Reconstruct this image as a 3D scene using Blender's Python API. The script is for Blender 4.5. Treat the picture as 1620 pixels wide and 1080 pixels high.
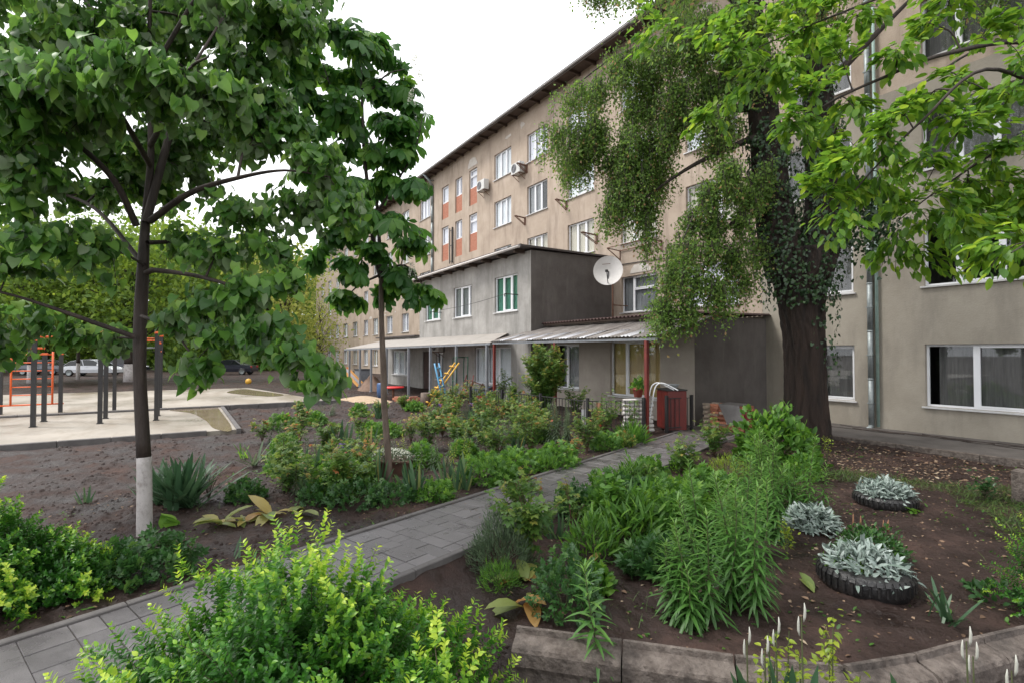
import bpy, math, random
import numpy as np
from mathutils import Vector, Matrix
for o in list(bpy.data.objects): bpy.data.objects.remove(o)
SC = bpy.context.scene; COL = SC.collection
rng = np.random.default_rng(11); random.seed(11)
# ---------------------------------------------------------------- camera
# world frame: X along the long facade (plane y=0), -Y out of the facade, Z up
FPX, CAMD, CAMH = 822.0, 16.6, 2.2
GAM, PIT = math.radians(57.5), math.atan(16/822.0)
cd = bpy.data.cameras.new('camera'); cam = bpy.data.objects.new('camera', cd); COL.objects.link(cam)
cam.location = (0, -CAMD, CAMH); cam.rotation_euler = (math.pi/2+PIT, 0, GAM)
cd.sensor_width = 36; cd.lens = FPX/1620*36; cd.clip_start = .05; cd.clip_end = 1500
SC.camera = cam
# ---------------------------------------------------------------- sky, sun, exposure (overcast day)
SUN_EL, SUN_AZ = math.radians(56), math.radians(215)   # azimuth measured from +Y clockwise
W = bpy.data.worlds.new('World'); SC.world = W; W.use_nodes = True
nt = W.node_tree; nt.nodes.clear()
N = nt.nodes.new; L = nt.links.new
out = N('ShaderNodeOutputWorld'); bg = N('ShaderNodeBackground'); bg.inputs[1].default_value = .088
sky = N('ShaderNodeTexSky'); sky.sky_type = 'NISHITA'; sky.sun_disc = False
sky.sun_elevation = SUN_EL; sky.sun_rotation = SUN_AZ; sky.dust_density = 3; sky.air_density = 1
hs = N('ShaderNodeHueSaturation'); hs.inputs['Saturation'].default_value = .12
tc = N('ShaderNodeTexCoord'); no = N('ShaderNodeTexNoise'); no.inputs['Scale'].default_value = 2.2; no.inputs['Detail'].default_value = 5
cr = N('ShaderNodeValToRGB'); cr.color_ramp.elements[0].color = (11.2, 11.4, 12.0, 1); cr.color_ramp.elements[1].color = (13.5, 13.5, 13.6, 1)
cr.color_ramp.elements[0].position = .3; cr.color_ramp.elements[1].position = .7
mx = N('ShaderNodeMix'); mx.data_type = 'RGBA'; mx.inputs[0].default_value = .85
L(tc.outputs['Generated'], no.inputs['Vector']); L(no.outputs['Fac'], cr.inputs[0])
L(sky.outputs[0], hs.inputs['Color']); L(hs.outputs[0], mx.inputs[6]); L(cr.outputs[0], mx.inputs[7])
L(mx.outputs[2], bg.inputs[0]); L(bg.outputs[0], out.inputs[0])
sd = bpy.data.lights.new('sun', 'SUN'); sd.energy = 1.5; sd.angle = math.radians(14); sd.color = (1, .96, .9)
sun = bpy.data.objects.new('sun', sd); COL.objects.link(sun)
sv = Vector((math.sin(SUN_AZ)*math.cos(SUN_EL), math.cos(SUN_AZ)*math.cos(SUN_EL), math.sin(SUN_EL)))
sun.rotation_euler = sv.to_track_quat('Z', 'Y').to_euler(); sun.location = (0, -30, 40)
vs = SC.view_settings; vs.view_transform = 'Standard'; vs.look = 'None'; vs.gamma = 1; vs.use_curve_mapping = False
vs.exposure = 0.92
SC.render.resolution_x, SC.render.resolution_y = 1024, 682
SC.cycles.max_bounces = 8; SC.cycles.transparent_max_bounces = 16; SC.cycles.transmission_bounces = 6
# ---------------------------------------------------------------- rays
CP = np.array([0, -CAMD, CAMH])
FW = np.array([-math.sin(GAM)*math.cos(PIT), math.cos(GAM)*math.cos(PIT), math.sin(PIT)])
RT = np.array([math.cos(GAM), math.sin(GAM), 0.]); UP = np.cross(RT, FW)
def ray(x, y): return FW + RT*(x-810)/FPX + UP*(540-y)/FPX
def gp(x, y, z=0.):                      # point of the horizontal plane z seen at a photo position
    r = ray(x, y); return CP + r*((z-CAMH)/r[2])
def dp(x, y, d): return CP + ray(x, y)*d  # point at distance d along the optical axis
def wyp(x, y, Y):                        # point of the vertical plane y=Y
    r = ray(x, y); return CP + r*((Y+CAMD)/r[1])
def proj(P):
    d = np.asarray(P)-CP; z = d@FW
    return 810+FPX*(d@RT)/np.maximum(z, 1e-3), 540-FPX*(d@UP)/np.maximum(z, 1e-3), z
# ---------------------------------------------------------------- objects
def tag(o, label=None, cat=None, group=None, kind=None):
    if label: o['label'] = label
    if cat: o['category'] = cat
    if group: o['group'] = group
    if kind: o['kind'] = kind
    return o
def empty(name, loc, label, cat, group=None, rz=0):
    o = bpy.data.objects.new(name, None); COL.objects.link(o); o.location = tuple(loc); o.rotation_euler = (0, 0, rz)
    o.empty_display_size = .2
    return tag(o, label, cat, group)
def link(name, me, parent=None, loc=None, kind=None):
    o = bpy.data.objects.new(name, me); COL.objects.link(o)
    if parent: o.parent = parent
    if loc is not None: o.location = tuple(loc)
    if kind: o['kind'] = kind
    return o
def copy_tree(o, parent=None):
    c = o.copy(); COL.objects.link(c)
    if parent: c.parent = parent
    for ch in o.children: copy_tree(ch, c)
    return c
class MB:                                # a small mesh collector
    def __init__(s): s.v = []; s.f = []; s.sm = []
    def add(s, vs, fs, smooth=False):
        b = len(s.v); s.v += [tuple(map(float, p)) for p in vs]
        s.f += [tuple(i+b for i in f) for f in fs]; s.sm += [smooth]*len(fs); return s
    def box(s, x0, x1, y0, y1, z0, z1):
        return s.add([(x0,y0,z0),(x1,y0,z0),(x1,y1,z0),(x0,y1,z0),(x0,y0,z1),(x1,y0,z1),(x1,y1,z1),(x0,y1,z1)],
            [(0,3,2,1),(4,5,6,7),(0,1,5,4),(1,2,6,5),(2,3,7,6),(3,0,4,7)])
    def bbox(s, x0, x1, y0, y1, z0, z1, c=.01):   # box with chamfered upright and top edges
        def ring(i, z): return [(x0+i,y0+c,z),(x0+c,y0+i,z),(x1-c,y0+i,z),(x1-i,y0+c,z),(x1-i,y1-c,z),(x1-c,y1-i,z),(x0+c,y1-i,z),(x0+i,y1-c,z)]
        def ins(z): return [(x0+c,y0+2*c,z),(x0+2*c,y0+c,z),(x1-2*c,y0+c,z),(x1-c,y0+2*c,z),(x1-c,y1-2*c,z),(x1-2*c,y1-c,z),(x0+2*c,y1-c,z),(x0+c,y1-2*c,z)]
        V = ring(0, z0)+ring(0, z1-c)+ins(z1); F = [tuple(reversed(range(8)))]
        for k in range(2):
            for i in range(8): j = (i+1) % 8; F.append((k*8+i, k*8+j, k*8+8+j, k*8+8+i))
        F.append(tuple(range(16, 24))); return s.add(V, F)
    def bar(s, p, q, w, h=None, up=(0,0,1)):
        h = h or w; p = Vector(p); q = Vector(q); d = (q-p).normalized(); u = Vector(up)
        if abs(d.dot(u)) > .98: u = Vector((1,0,0))
        a = d.cross(u).normalized()*w/2; b = a.cross(d).normalized()*h/2
        V = [p-a-b,p+a-b,p+a+b,p-a+b,q-a-b,q+a-b,q+a+b,q-a+b]
        return s.add(V, [(0,3,2,1),(4,5,6,7),(0,1,5,4),(1,2,6,5),(2,3,7,6),(3,0,4,7)])
    def tube(s, pts, rad, n=8, caps=True, bump=0., seed=0):
        pts = [Vector(p) for p in pts]; m = len(pts); R = rad if hasattr(rad, '__len__') else [rad]*m
        V = []; a = None; rr = random.Random(seed); ph = [rr.uniform(0, 6.28) for _ in range(4)]
        for i, p in enumerate(pts):
            d = (pts[min(i+1, m-1)]-pts[max(i-1, 0)])
            d = d.normalized() if d.length > 1e-5 else (pts[-1]-pts[0]).normalized()
            if a is None: a = d.orthogonal().normalized()
            a = (a-d*a.dot(d)).normalized(); b = d.cross(a)
            for k in range(n):
                t = 2*math.pi*k/n; r = R[i]
                if bump: r *= 1+bump*(math.sin(3*t+ph[0]+i*.12)*.35+math.sin(7*t+ph[1]+math.sin(i*.3)*.6)*.3+math.sin(17*t+ph[2]+math.sin(i*.55)*1.1)*.28+(abs(math.sin(14*t+ph[3]+math.sin(i*.42+ph[1])*1.3))-.6)*.55)
                V.append(p+a*(math.cos(t)*r)+b*(math.sin(t)*r))
        F = [(i*n+k, i*n+(k+1)%n, (i+1)*n+(k+1)%n, (i+1)*n+k) for i in range(m-1) for k in range(n)]
        s.add(V, F, True)
        if caps: s.add([], []); b0 = len(s.v)-len(V); s.f += [tuple(b0+k for k in reversed(range(n))), tuple(b0+(m-1)*n+k for k in range(n))]; s.sm += [False]*2
        return s
    def lathe(s, prof, c=(0,0,0), n=20):
        V = [(c[0]+r*math.cos(2*math.pi*k/n), c[1]+r*math.sin(2*math.pi*k/n), c[2]+z) for r, z in prof for k in range(n)]
        F = [(i*n+k, i*n+(k+1)%n, (i+1)*n+(k+1)%n, (i+1)*n+k) for i in range(len(prof)-1) for k in range(n)]
        return s.add(V, F, True)
    def mesh(s, name, mat):
        me = bpy.data.meshes.new(name); me.from_pydata(s.v, [], s.f)
        if s.sm: me.polygons.foreach_set('use_smooth', s.sm)
        for m in (mat if isinstance(mat, (list, tuple)) else [mat]): me.materials.append(m)
        me.update(); return me
    def build(s, name, mat, parent=None, loc=None, kind=None): return link(name, s.mesh(name, mat), parent, loc, kind)
def cat(pts, n=6):                       # Catmull-Rom through rows of numbers
    P = np.array(pts, float); P = np.vstack([2*P[0]-P[1], P, 2*P[-1]-P[-2]]); o = []
    for i in range(1, len(P)-2):
        for t in np.linspace(0, 1, n, endpoint=False):
            a, b, c, d = P[i-1:i+3]; o.append(.5*((2*b)+(c-a)*t+(2*a-5*b+4*c-d)*t*t+(3*b-a-3*c+d)*t**3))
    o.append(P[-2]); return np.array(o)
# ---------------------------------------------------------------- materials
MATS = {}
def mat(name, c1, c2=None, scale=3., rough=.8, bump=0., bscale=None, bdist=.02, metal=0., spec=.5, c3=None, stain=None, rnd=0., rvar=0., stretch=None, detail=6):
    if name in MATS: return MATS[name]
    m = bpy.data.materials.new(name); m.use_nodes = True; t = m.node_tree; b = t.nodes['Principled BSDF']
    N = t.nodes.new; L = t.links.new
    b.inputs['Roughness'].default_value = rough; b.inputs['Metallic'].default_value = metal; b.inputs['Specular IOR Level'].default_value = spec
    b.inputs['Base Color'].default_value = (*c1, 1)
    tc = N('ShaderNodeTexCoord'); vec = tc.outputs['Object']
    if stretch:
        mp = N('ShaderNodeMapping'); mp.inputs['Scale'].default_value = stretch; L(vec, mp.inputs['Vector']); vec = mp.outputs[0]
    col = None
    if c2:
        n = N('ShaderNodeTexNoise'); n.inputs['Scale'].default_value = scale; n.inputs['Detail'].default_value = detail; n.inputs['Roughness'].default_value = .65
        L(vec, n.inputs['Vector']); r = N('ShaderNodeValToRGB'); L(n.outputs['Fac'], r.inputs[0])
        r.color_ramp.elements[0].position = .33; r.color_ramp.elements[0].color = (*c1, 1)
        r.color_ramp.elements[1].position = .68; r.color_ramp.elements[1].color = (*c2, 1)
        if c3: e = r.color_ramp.elements.new(.52); e.color = (*c3, 1)
        col = r.outputs[0]
        if rvar:
            mr = N('ShaderNodeMapRange'); mr.inputs['To Min'].default_value = rough-rvar; mr.inputs['To Max'].default_value = rough+rvar
            mr.inputs['From Min'].default_value = .35; mr.inputs['From Max'].default_value = .65
            L(n.outputs['Fac'], mr.inputs['Value']); L(mr.outputs[0], b.inputs['Roughness'])
    if stain:                            # (colour, scale, stretch vector, threshold, amount)
        sc_, ss, sst, th, am = stain
        mp = N('ShaderNodeMapping'); mp.inputs['Scale'].default_value = sst; L(tc.outputs['Object'], mp.inputs['Vector'])
        n2 = N('ShaderNodeTexNoise'); n2.inputs['Scale'].default_value = ss; n2.inputs['Detail'].default_value = 8; n2.inputs['Roughness'].default_value = .7
        L(mp.outputs[0], n2.inputs['Vector'])
        mr = N('ShaderNodeMapRange'); mr.inputs['From Min'].default_value = th; mr.inputs['From Max'].default_value = th+.2; mr.inputs['To Max'].default_value = am
        L(n2.outputs['Fac'], mr.inputs['Value']); mx = N('ShaderNodeMix'); mx.data_type = 'RGBA'
        L(mr.outputs[0], mx.inputs[0]); mx.inputs[7].default_value = (*sc_, 1)
        if col: L(col, mx.inputs[6])
        else: mx.inputs[6].default_value = (*c1, 1)
        col = mx.outputs[2]
    if rnd:
        oi = N('ShaderNodeObjectInfo'); mr = N('ShaderNodeMapRange'); mr.inputs['To Min'].default_value = 1-rnd; mr.inputs['To Max'].default_value = 1+rnd
        L(oi.outputs['Random'], mr.inputs['Value']); h = N('ShaderNodeHueSaturation'); L(mr.outputs[0], h.inputs['Value'])
        if col: L(col, h.inputs['Color'])
        else: h.inputs['Color'].default_value = (*c1, 1)
        col = h.outputs[0]
    if col: L(col, b.inputs['Base Color'])
    if bump:
        nb = N('ShaderNodeTexNoise'); nb.inputs['Scale'].default_value = bscale or scale*6; nb.inputs['Detail'].default_value = 9; nb.inputs['Roughness'].default_value = .62; L(vec, nb.inputs['Vector'])
        bp = N('ShaderNodeBump'); bp.inputs['Strength'].default_value = min(1, bump); bp.inputs['Distance'].default_value = bdist
        L(nb.outputs['Fac'], bp.inputs['Height']); L(bp.outputs[0], b.inputs['Normal'])
    MATS[name] = m; return m
def leafmat(name, ramp, rough=.42, trans=.35, back=None, spec=.5):
    """ramp: (position, colour) along the per-leaf attribute v, the leaf's own age/colour"""
    m = bpy.data.materials.new(name); m.use_nodes = True; t = m.node_tree; b = t.nodes['Principled BSDF']; N = t.nodes.new; L = t.links.new
    at = N('ShaderNodeAttribute'); at.attribute_name = 'v'; r = N('ShaderNodeValToRGB'); L(at.outputs['Fac'], r.inputs[0])
    e = r.color_ramp.elements
    while len(e) < len(ramp): e.new(.5)
    for k, (p, c) in enumerate(ramp): e[k].position = p; e[k].color = (*c, 1)
    col = r.outputs[0]
    tc = N('ShaderNodeTexCoord'); n = N('ShaderNodeTexNoise'); n.inputs['Scale'].default_value = 18; L(tc.outputs['Object'], n.inputs['Vector'])
    mr = N('ShaderNodeMapRange'); mr.inputs['To Min'].default_value = .75; mr.inputs['To Max'].default_value = 1.25; L(n.outputs['Fac'], mr.inputs['Value'])
    h = N('ShaderNodeHueSaturation'); L(col, h.inputs['Color']); L(mr.outputs[0], h.inputs['Value']); col = h.outputs[0]
    if back:
        g = N('ShaderNodeNewGeometry'); mx = N('ShaderNodeMix'); mx.data_type = 'RGBA'; L(g.outputs['Backfacing'], mx.inputs[0]); L(col, mx.inputs[6]); mx.inputs[7].default_value = (*back, 1); col = mx.outputs[2]
    L(col, b.inputs['Base Color']); b.inputs['Roughness'].default_value = rough; b.inputs['Specular IOR Level'].default_value = spec
    tr = N('ShaderNodeBsdfTranslucent'); hh = N('ShaderNodeHueSaturation'); hh.inputs['Value'].default_value = 1.7; hh.inputs['Hue'].default_value = .485; L(r.outputs[0], hh.inputs['Color']); L(hh.outputs[0], tr.inputs['Color'])
    ms = N('ShaderNodeMixShader'); ms.inputs[0].default_value = trans; L(b.outputs[0], ms.inputs[1]); L(tr.outputs[0], ms.inputs[2])
    L(ms.outputs[0], t.nodes['Material Output'].inputs['Surface']); return m
def glassmat():
    m = bpy.data.materials.new('window_glass'); m.use_nodes = True; t = m.node_tree; t.nodes.clear(); N = t.nodes.new; L = t.links.new
    o = N('ShaderNodeOutputMaterial'); ge = N('ShaderNodeNewGeometry'); dt = N('ShaderNodeVectorMath'); dt.operation = 'DOT_PRODUCT'; L(ge.outputs['Incoming'], dt.inputs[0]); L(ge.outputs['Normal'], dt.inputs[1])
    ab = N('ShaderNodeMath'); ab.operation = 'ABSOLUTE'; L(dt.outputs['Value'], ab.inputs[0]); om = N('ShaderNodeMath'); om.operation = 'SUBTRACT'; om.inputs[0].default_value = 1; L(ab.outputs[0], om.inputs[1])
    pw = N('ShaderNodeMath'); pw.operation = 'POWER'; pw.inputs[1].default_value = 5; L(om.outputs[0], pw.inputs[0]); f = N('ShaderNodeMath'); f.operation = 'MULTIPLY_ADD'; f.inputs[1].default_value = .95; f.inputs[2].default_value = .05; L(pw.outputs[0], f.inputs[0])
    a = N('ShaderNodeBsdfTransparent'); a.inputs[0].default_value = (.93, .95, .95, 1); g = N('ShaderNodeBsdfGlossy'); g.inputs['Roughness'].default_value = .02
    s = N('ShaderNodeMixShader'); L(f.outputs[0], s.inputs[0]); L(a.outputs[0], s.inputs[1]); L(g.outputs[0], s.inputs[2]); L(s.outputs[0], o.inputs[0]); return m
GLASS = glassmat()
M = dict(
 brown=mat('brown_plaster', (.36,.285,.225), (.47,.385,.315), .8, .9, .6, 22, c3=(.42,.34,.27), stain=((.225,.172,.135), 1.3, (1.3,1,.22), .5, .8)),
 cream=mat('cream_plaster', (.28,.25,.205), (.365,.33,.275), .7, .88, .4, 25, stain=((.21,.19,.162), 1.2, (1.1,1,.3), .48, .7)),
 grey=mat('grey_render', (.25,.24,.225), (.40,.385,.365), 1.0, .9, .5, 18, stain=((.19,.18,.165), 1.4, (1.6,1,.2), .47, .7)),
 dark=mat('dark_side_wall', (.095,.083,.077), (.14,.125,.117), 1.1, .92, .5, 20, stain=((.18,.165,.152), 1.6, (1.5,1.5,.22), .53, .6)),  # side walls of both annexes, a darker tone than their fronts
 beige=mat('beige_render', (.33,.29,.25), (.42,.375,.325), 1.2, .9, .25, 35, stain=((.25,.22,.19), 1.2, (1.2,1,.3), .55, .5)),
 white=mat('white_upvc', (.78,.79,.82), None, rough=.35),
 sill=mat('white_sill', (.62,.62,.63), (.5,.49,.48), 4, .5),
 metal=mat('galvanised_metal', (.2,.225,.23), (.32,.35,.35), 6, .5, metal=.45),
 greypaint=mat('grey_post_paint', (.17,.18,.2), (.24,.25,.27), 5, .5),
 red=mat('red_post_paint', (.20,.03,.022), (.13,.022,.018), 6, .5),
 rust=mat('rusty_iron', (.12,.06,.04), (.2,.1,.065), 9, .8),
 black=mat('black_iron', (.02,.02,.022), (.035,.033,.033), 8, .5),
 orange=mat('orange_paint', (.75,.13,.03), None, rough=.35),
 yellow=mat('yellow_paint', (.72,.42,.05), (.6,.33,.05), 6, .4),
 blue=mat('blue_paint', (.1,.33,.55), (.08,.26,.45), 6, .4),
 green=mat('dark_green_paint', (.03,.1,.06), (.05,.12,.08), 6, .45),
 brick=mat('red_brick', (.36,.14,.085), (.5,.22,.14), 12, .9, .4, 60, rnd=.35),
 wood=mat('dark_wood', (.06,.04,.03), (.1,.07,.055), 5, .8, .3, 20, stretch=(6,1,6)),
 conc=mat('old_concrete', (.075,.058,.049), (.19,.16,.14), 11, .88, .9, 24, .035, stain=((.03,.024,.021), 3.2, (1,1,1), .47, .85)),
 slab=mat('wet_concrete_slab', (.26,.225,.185), (.38,.34,.29), .35, .5, .12, 30, c3=(.32,.285,.24), stain=((.17,.13,.085), .55, (.35,1,1), .46, .8), rvar=.25),
 kerb=mat('kerb_concrete', (.085,.078,.077), (.135,.125,.122), 4, .75, .3, 50),
 tile=mat('grey_paver', (.085,.079,.082), (.14,.131,.134), 3, .36, .25, 90, rnd=.14, rvar=.14),
 joint=mat('joint_sand', (.05,.046,.043), (.09,.08,.07), 20, .9),
 soil=mat('wet_soil', (.013,.007,.0055), (.080,.048,.039), 1.1, .66, 1., 6, .07, c3=(.034,.020,.0165), rvar=.3, detail=14, spec=.3),
 bark=mat('dark_wet_bark', (.016,.011,.009), (.06,.042,.034), 5, .7, 1., 22, stretch=(1,1,.25)),
 barkbig=mat('furrowed_bark', (.006,.004,.0033), (.042,.025,.018), 5, .85, 1., 9, .08, stretch=(1,1,.14)),
 barkbrown=mat('brown_bark', (.07,.05,.04), (.19,.14,.11), 7, .75, .9, 22, stretch=(1,1,.3)),
 lime=mat('whitewash', (.5,.47,.46), (.3,.27,.255), 9, .9, .7, 40, c3=(.46,.43,.42), stain=((.1,.08,.07), 7, (1,1,.5), .56, .9)),
 stem=mat('plant_stem', (.06,.085,.03), (.09,.09,.04), 10, .6),
 twig=mat('woody_twig', (.07,.05,.035), (.1,.075,.05), 10, .8),
 cane=mat('reddish_cane', (.09,.06,.035), (.12,.05,.035), 10, .6),
 rubber=mat('black_rubber', (.012,.012,.013), (.03,.028,.028), 9, .32, .5, 40),
 tarnish=mat('corrugated_grey', (.15,.13,.12), (.25,.23,.215), 2.5, .75, .2, 30, stain=((.1,.08,.065), 3, (2,.5,1), .5, .7)),
 pale=mat('pale_sheet', (.29,.265,.24), (.37,.34,.31), 1.5, .6, .1, 20, stain=((.4,.33,.26), 1.2, (1.5,.6,1), .58, .5)),
 clear=mat('milky_sheet', (.46,.46,.49), (.34,.34,.36), 3, .4),
 roofred=mat('dark_red_roofing', (.05,.026,.023), (.085,.045,.04), 3, .8),
 inside=mat('dim_room', (.05,.045,.04), None, rough=.9),
 lace=mat('white_curtain', (.86,.86,.9), (.76,.76,.8), 3, .9, stretch=(5,1,.3)),
 lav=mat('lavender_curtain', (.82,.79,.88), (.72,.69,.78), 3, .9, stretch=(5,1,.3)),
 greyc=mat('grey_curtain', (.28,.28,.3), (.2,.2,.21), 4, .9, stretch=(6,1,.3)),
 beigec=mat('beige_curtain', (.7,.62,.5), (.55,.48,.38), 3, .9, stretch=(5,1,.3)),
 dimc=mat('dim_curtain', (.075,.07,.07), (.14,.13,.13), 4, .9, stretch=(6,1,.3)),
 greenc=mat('green_blind', (.06,.2,.15), (.09,.26,.19), 4, .8, stretch=(6,1,.3)),
 yellc=mat('yellow_curtain', (.62,.45,.2), (.5,.35,.15), 4, .9, stretch=(9,1,.3)),
 brownc=mat('brown_curtain', (.12,.07,.05), (.18,.12,.1), 4, .9, stretch=(9,1,.3)),
)
# ================================================================ ground, path, slabs
PO = np.array([-5.9, -16.13]); PE = np.array([-.3165, .9486]); PR = np.array([.9486, .3165]); PW = 1.46
def pth(s, r, z=0.): q = PO+PE*s+PR*r; return (q[0], q[1], z)
def vnoise(x, y, f, seed):               # smooth value noise on arrays
    x = x*f; y = y*f; xi = np.floor(x).astype(int); yi = np.floor(y).astype(int); u = x-xi; v = y-yi
    u = u*u*(3-2*u); v = v*v*(3-2*v)
    h = lambda a, b: (np.sin((a*127.1+b*311.7+seed*17.3))*43758.5453) % 1.0
    return (h(xi,yi)*(1-u)+h(xi+1,yi)*u)*(1-v)+(h(xi,yi+1)*(1-u)+h(xi+1,yi+1)*u)*v
KA, KB, KC = gp(818, 990, .08), gp(1330, 1052, .08), gp(1860, 938, .08)
def side(a, b, X, Y): return (b[0]-a[0])*(Y-a[1])-(b[1]-a[1])*(X-a[0])
def sm(x, a, b): t = np.clip((x-a)/(b-a), 0, 1); return t*t*(3-2*t)
def hgt(X, Y):
    X = np.asarray(X, float); Y = np.asarray(Y, float)
    n = (vnoise(X,Y,1.3,1)-.5)*.05+(vnoise(X,Y,4.1,2)-.5)*.035+(vnoise(X,Y,11,3)-.5)*.022+(vnoise(X,Y,27,4)-.5)*.014+(np.maximum(0,vnoise(X,Y,7,9)-.62))*.10
    n *= np.where(np.hypot(X, Y+16.6) < 40, 1, .6)
    s = (X-PO[0])*PE[0]+(Y-PO[1])*PE[1]; r = (X-PO[0])*PR[0]+(Y-PO[1])*PR[1]
    z = n
    z = z-.1*sm(r, PW-.1, PW+.25)*sm(-s, -13.5, -11)            # right bed lies a step below the path
    z = np.where((r > .045) & (r < PW-.045) & (s < 11.6), -.22, z)      # under the path
    z = np.where((X < -15.7) & (X > -23) & (Y < -15.1) & (Y > -40), -.15, z)
    z = np.where((X < -22.5) & (X > -36.5) & (Y < -10.5-(-22.7-X)*.26) & (Y > -40), -.15, z)
    z = np.where(Y > -2.6, np.where(X > -10, -.12, z), z)
    outk = ((side(KA, KB, X, Y) < .0) | (side(KB, KC, X, Y) < .0)) & (r > PW+.05)
    z = np.where(outk, z-.28, z)
    far = np.hypot(X+15, Y+10) > 75
    return np.where(far, z*.3, z)
def axis(a, b, fine0, fine1, st, coarse):
    return np.concatenate([np.arange(a, fine0, coarse), np.arange(fine0, fine1, st), np.arange(fine1, b+coarse, coarse)])
def grid_mesh(name, xs, ys, m):
    X, Y = np.meshgrid(xs, ys); Z = hgt(X, Y); V = np.stack([X, Y, Z], -1).reshape(-1, 3); nx, ny = len(xs), len(ys)
    i = (np.arange(ny-1)[:, None]*nx+np.arange(nx-1)).reshape(-1); F = np.stack([i, i+1, i+nx+1, i+nx], 1)
    me = bpy.data.meshes.new(name); me.vertices.add(len(V)); me.vertices.foreach_set('co', V.ravel())
    me.loops.add(F.size); me.loops.foreach_set('vertex_index', F.ravel()); me.polygons.add(len(F)); me.polygons.foreach_set('loop_start', np.arange(0, F.size, 4))
    me.polygons.foreach_set('use_smooth', np.ones(len(F), bool)); me.update(); me.validate(); me.materials.append(m); return me
xs = np.concatenate([np.arange(-420, -90, 30), np.arange(-90, -26, .8), np.arange(-26, -12, .12), np.arange(-12, 1.5, .045), np.arange(1.5, 12, .5), np.arange(12, 200, 20)])
ys = np.concatenate([np.arange(-300, -60, 20), np.arange(-60, -24, .8), np.arange(-24, -18, .12), np.arange(-18, -6, .045), np.arange(-6, 2, .12), np.arange(2, 30, 2), np.arange(30, 400, 30)])
soil = link('ground', grid_mesh('ground', xs, ys, M['soil'])); tag(soil, kind='structure')
# paved path
pb = MB(); a = pth(-8, 0, -.25); 
def slabp(mb, s0, s1, r0, r1, z0, z1, c=0.):
    P = [pth(s0,r0),pth(s1,r0),pth(s1,r1),pth(s0,r1)]
    V = [(p[0],p[1],z0) for p in P]+[(p[0],p[1],z1) for p in P]
    if c:
        Q = [pth(s0+c,r0+c),pth(s1-c,r0+c),pth(s1-c,r1-c),pth(s0+c,r1-c)]
        V = [(p[0],p[1],z0) for p in P]+[(p[0],p[1],z1-c) for p in P]+[(p[0],p[1],z1) for p in Q]
        return mb.add(V, [(0,4,5,1),(1,5,6,2),(2,6,7,3),(3,7,4,0),(4,8,9,5),(5,9,10,6),(6,10,11,7),(7,11,8,4),(8,11,10,9)])
    return mb.add(V, [(0,4,5,1),(1,5,6,2),(2,6,7,3),(3,7,4,0),(4,7,6,5)])
PZ = .03
slabp(pb, -8, 11.6, .06, PW-.06, -.2, PZ-.012)
path = pb.build('path', M['joint'], kind='structure')
rr = random.Random(5); s = -1.6; row = 0; ntile = 0; stuffb = MB()
while s < 11.5:
    dpt = .2 if row % 3 else .3
    r = .085; lens = []
    rem = PW-.17
    while rem > .13:
        l = min(rem, rr.choice([.2, .3, .3, .4])); 
        if rem-l < .13: l = rem
        lens.append(l); rem -= l
    for l in lens:
        zt = PZ+rr.uniform(-.003, .003)
        if ntile < 292:
            mb = MB(); slabp(mb, s+.004, s+dpt-.004, r+.004, r+l-.004, PZ-.05, zt, .004); o = mb.build('paver', M['tile'], path); ntile += 1
        else: slabp(stuffb, s+.004, s+dpt-.004, r+.004, r+l-.004, PZ-.05, zt, .004)
        r += l
    s += dpt; row += 1
if stuffb.v: stuffb.build('far_paver', M['tile'], path, kind='stuff')
nb = MB(); s = -8
while s < -1.62: slabp(nb, s+.0015, s+.3185, .083, .5035, PZ-.05, PZ, .002); slabp(nb, s+.0015, s+.3185, .5065, .9435, PZ-.05, PZ, .002); slabp(nb, s+.0015, s+.3185, .9465, PW-.083, PZ-.05, PZ, .002); s += .32
nb.build('near_paver', M['tile'], path, kind='stuff')
for r0 in (0, PW-.08):
    s = -7.9
    while s < 11.5:
        mb = MB(); slabp(mb, s+.004, s+.996, r0, r0+.08, -.25, PZ+.022, .008); mb.build('kerbstone', M['kerb'], path); s += 1.0
# landing at the end of the path, in front of the lower annex
lb = MB(); lb.bbox(-10.0, -8.0, -5.2, -2.64, -.2, .035, .01); lb.build('pavement', mat('landing_concrete', (.10,.088,.08), (.15,.13,.12), 2.2, .6, .4, 25, rvar=.2), kind='structure')
# apron of cracked asphalt at the foot of the cream wall
ap = MB(); ap.box(-9.9, 9, -2.55, -.02, -.2, .06); ap = ap.build('apron', mat('asphalt_apron', (.075,.066,.06), (.135,.12,.11), 2, .75, .6, 30, stain=((.03,.025,.022), 1.2, (.5,2,1), .56, .9)), kind='structure')
for k in range(12):
    mb = MB(); x = -9.9+k*1.5; mb.bbox(x+.004, x+1.496, -2.66, -2.554, -.2, .08, .012); mb.build('kerbstone', M['conc'], ap)
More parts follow.
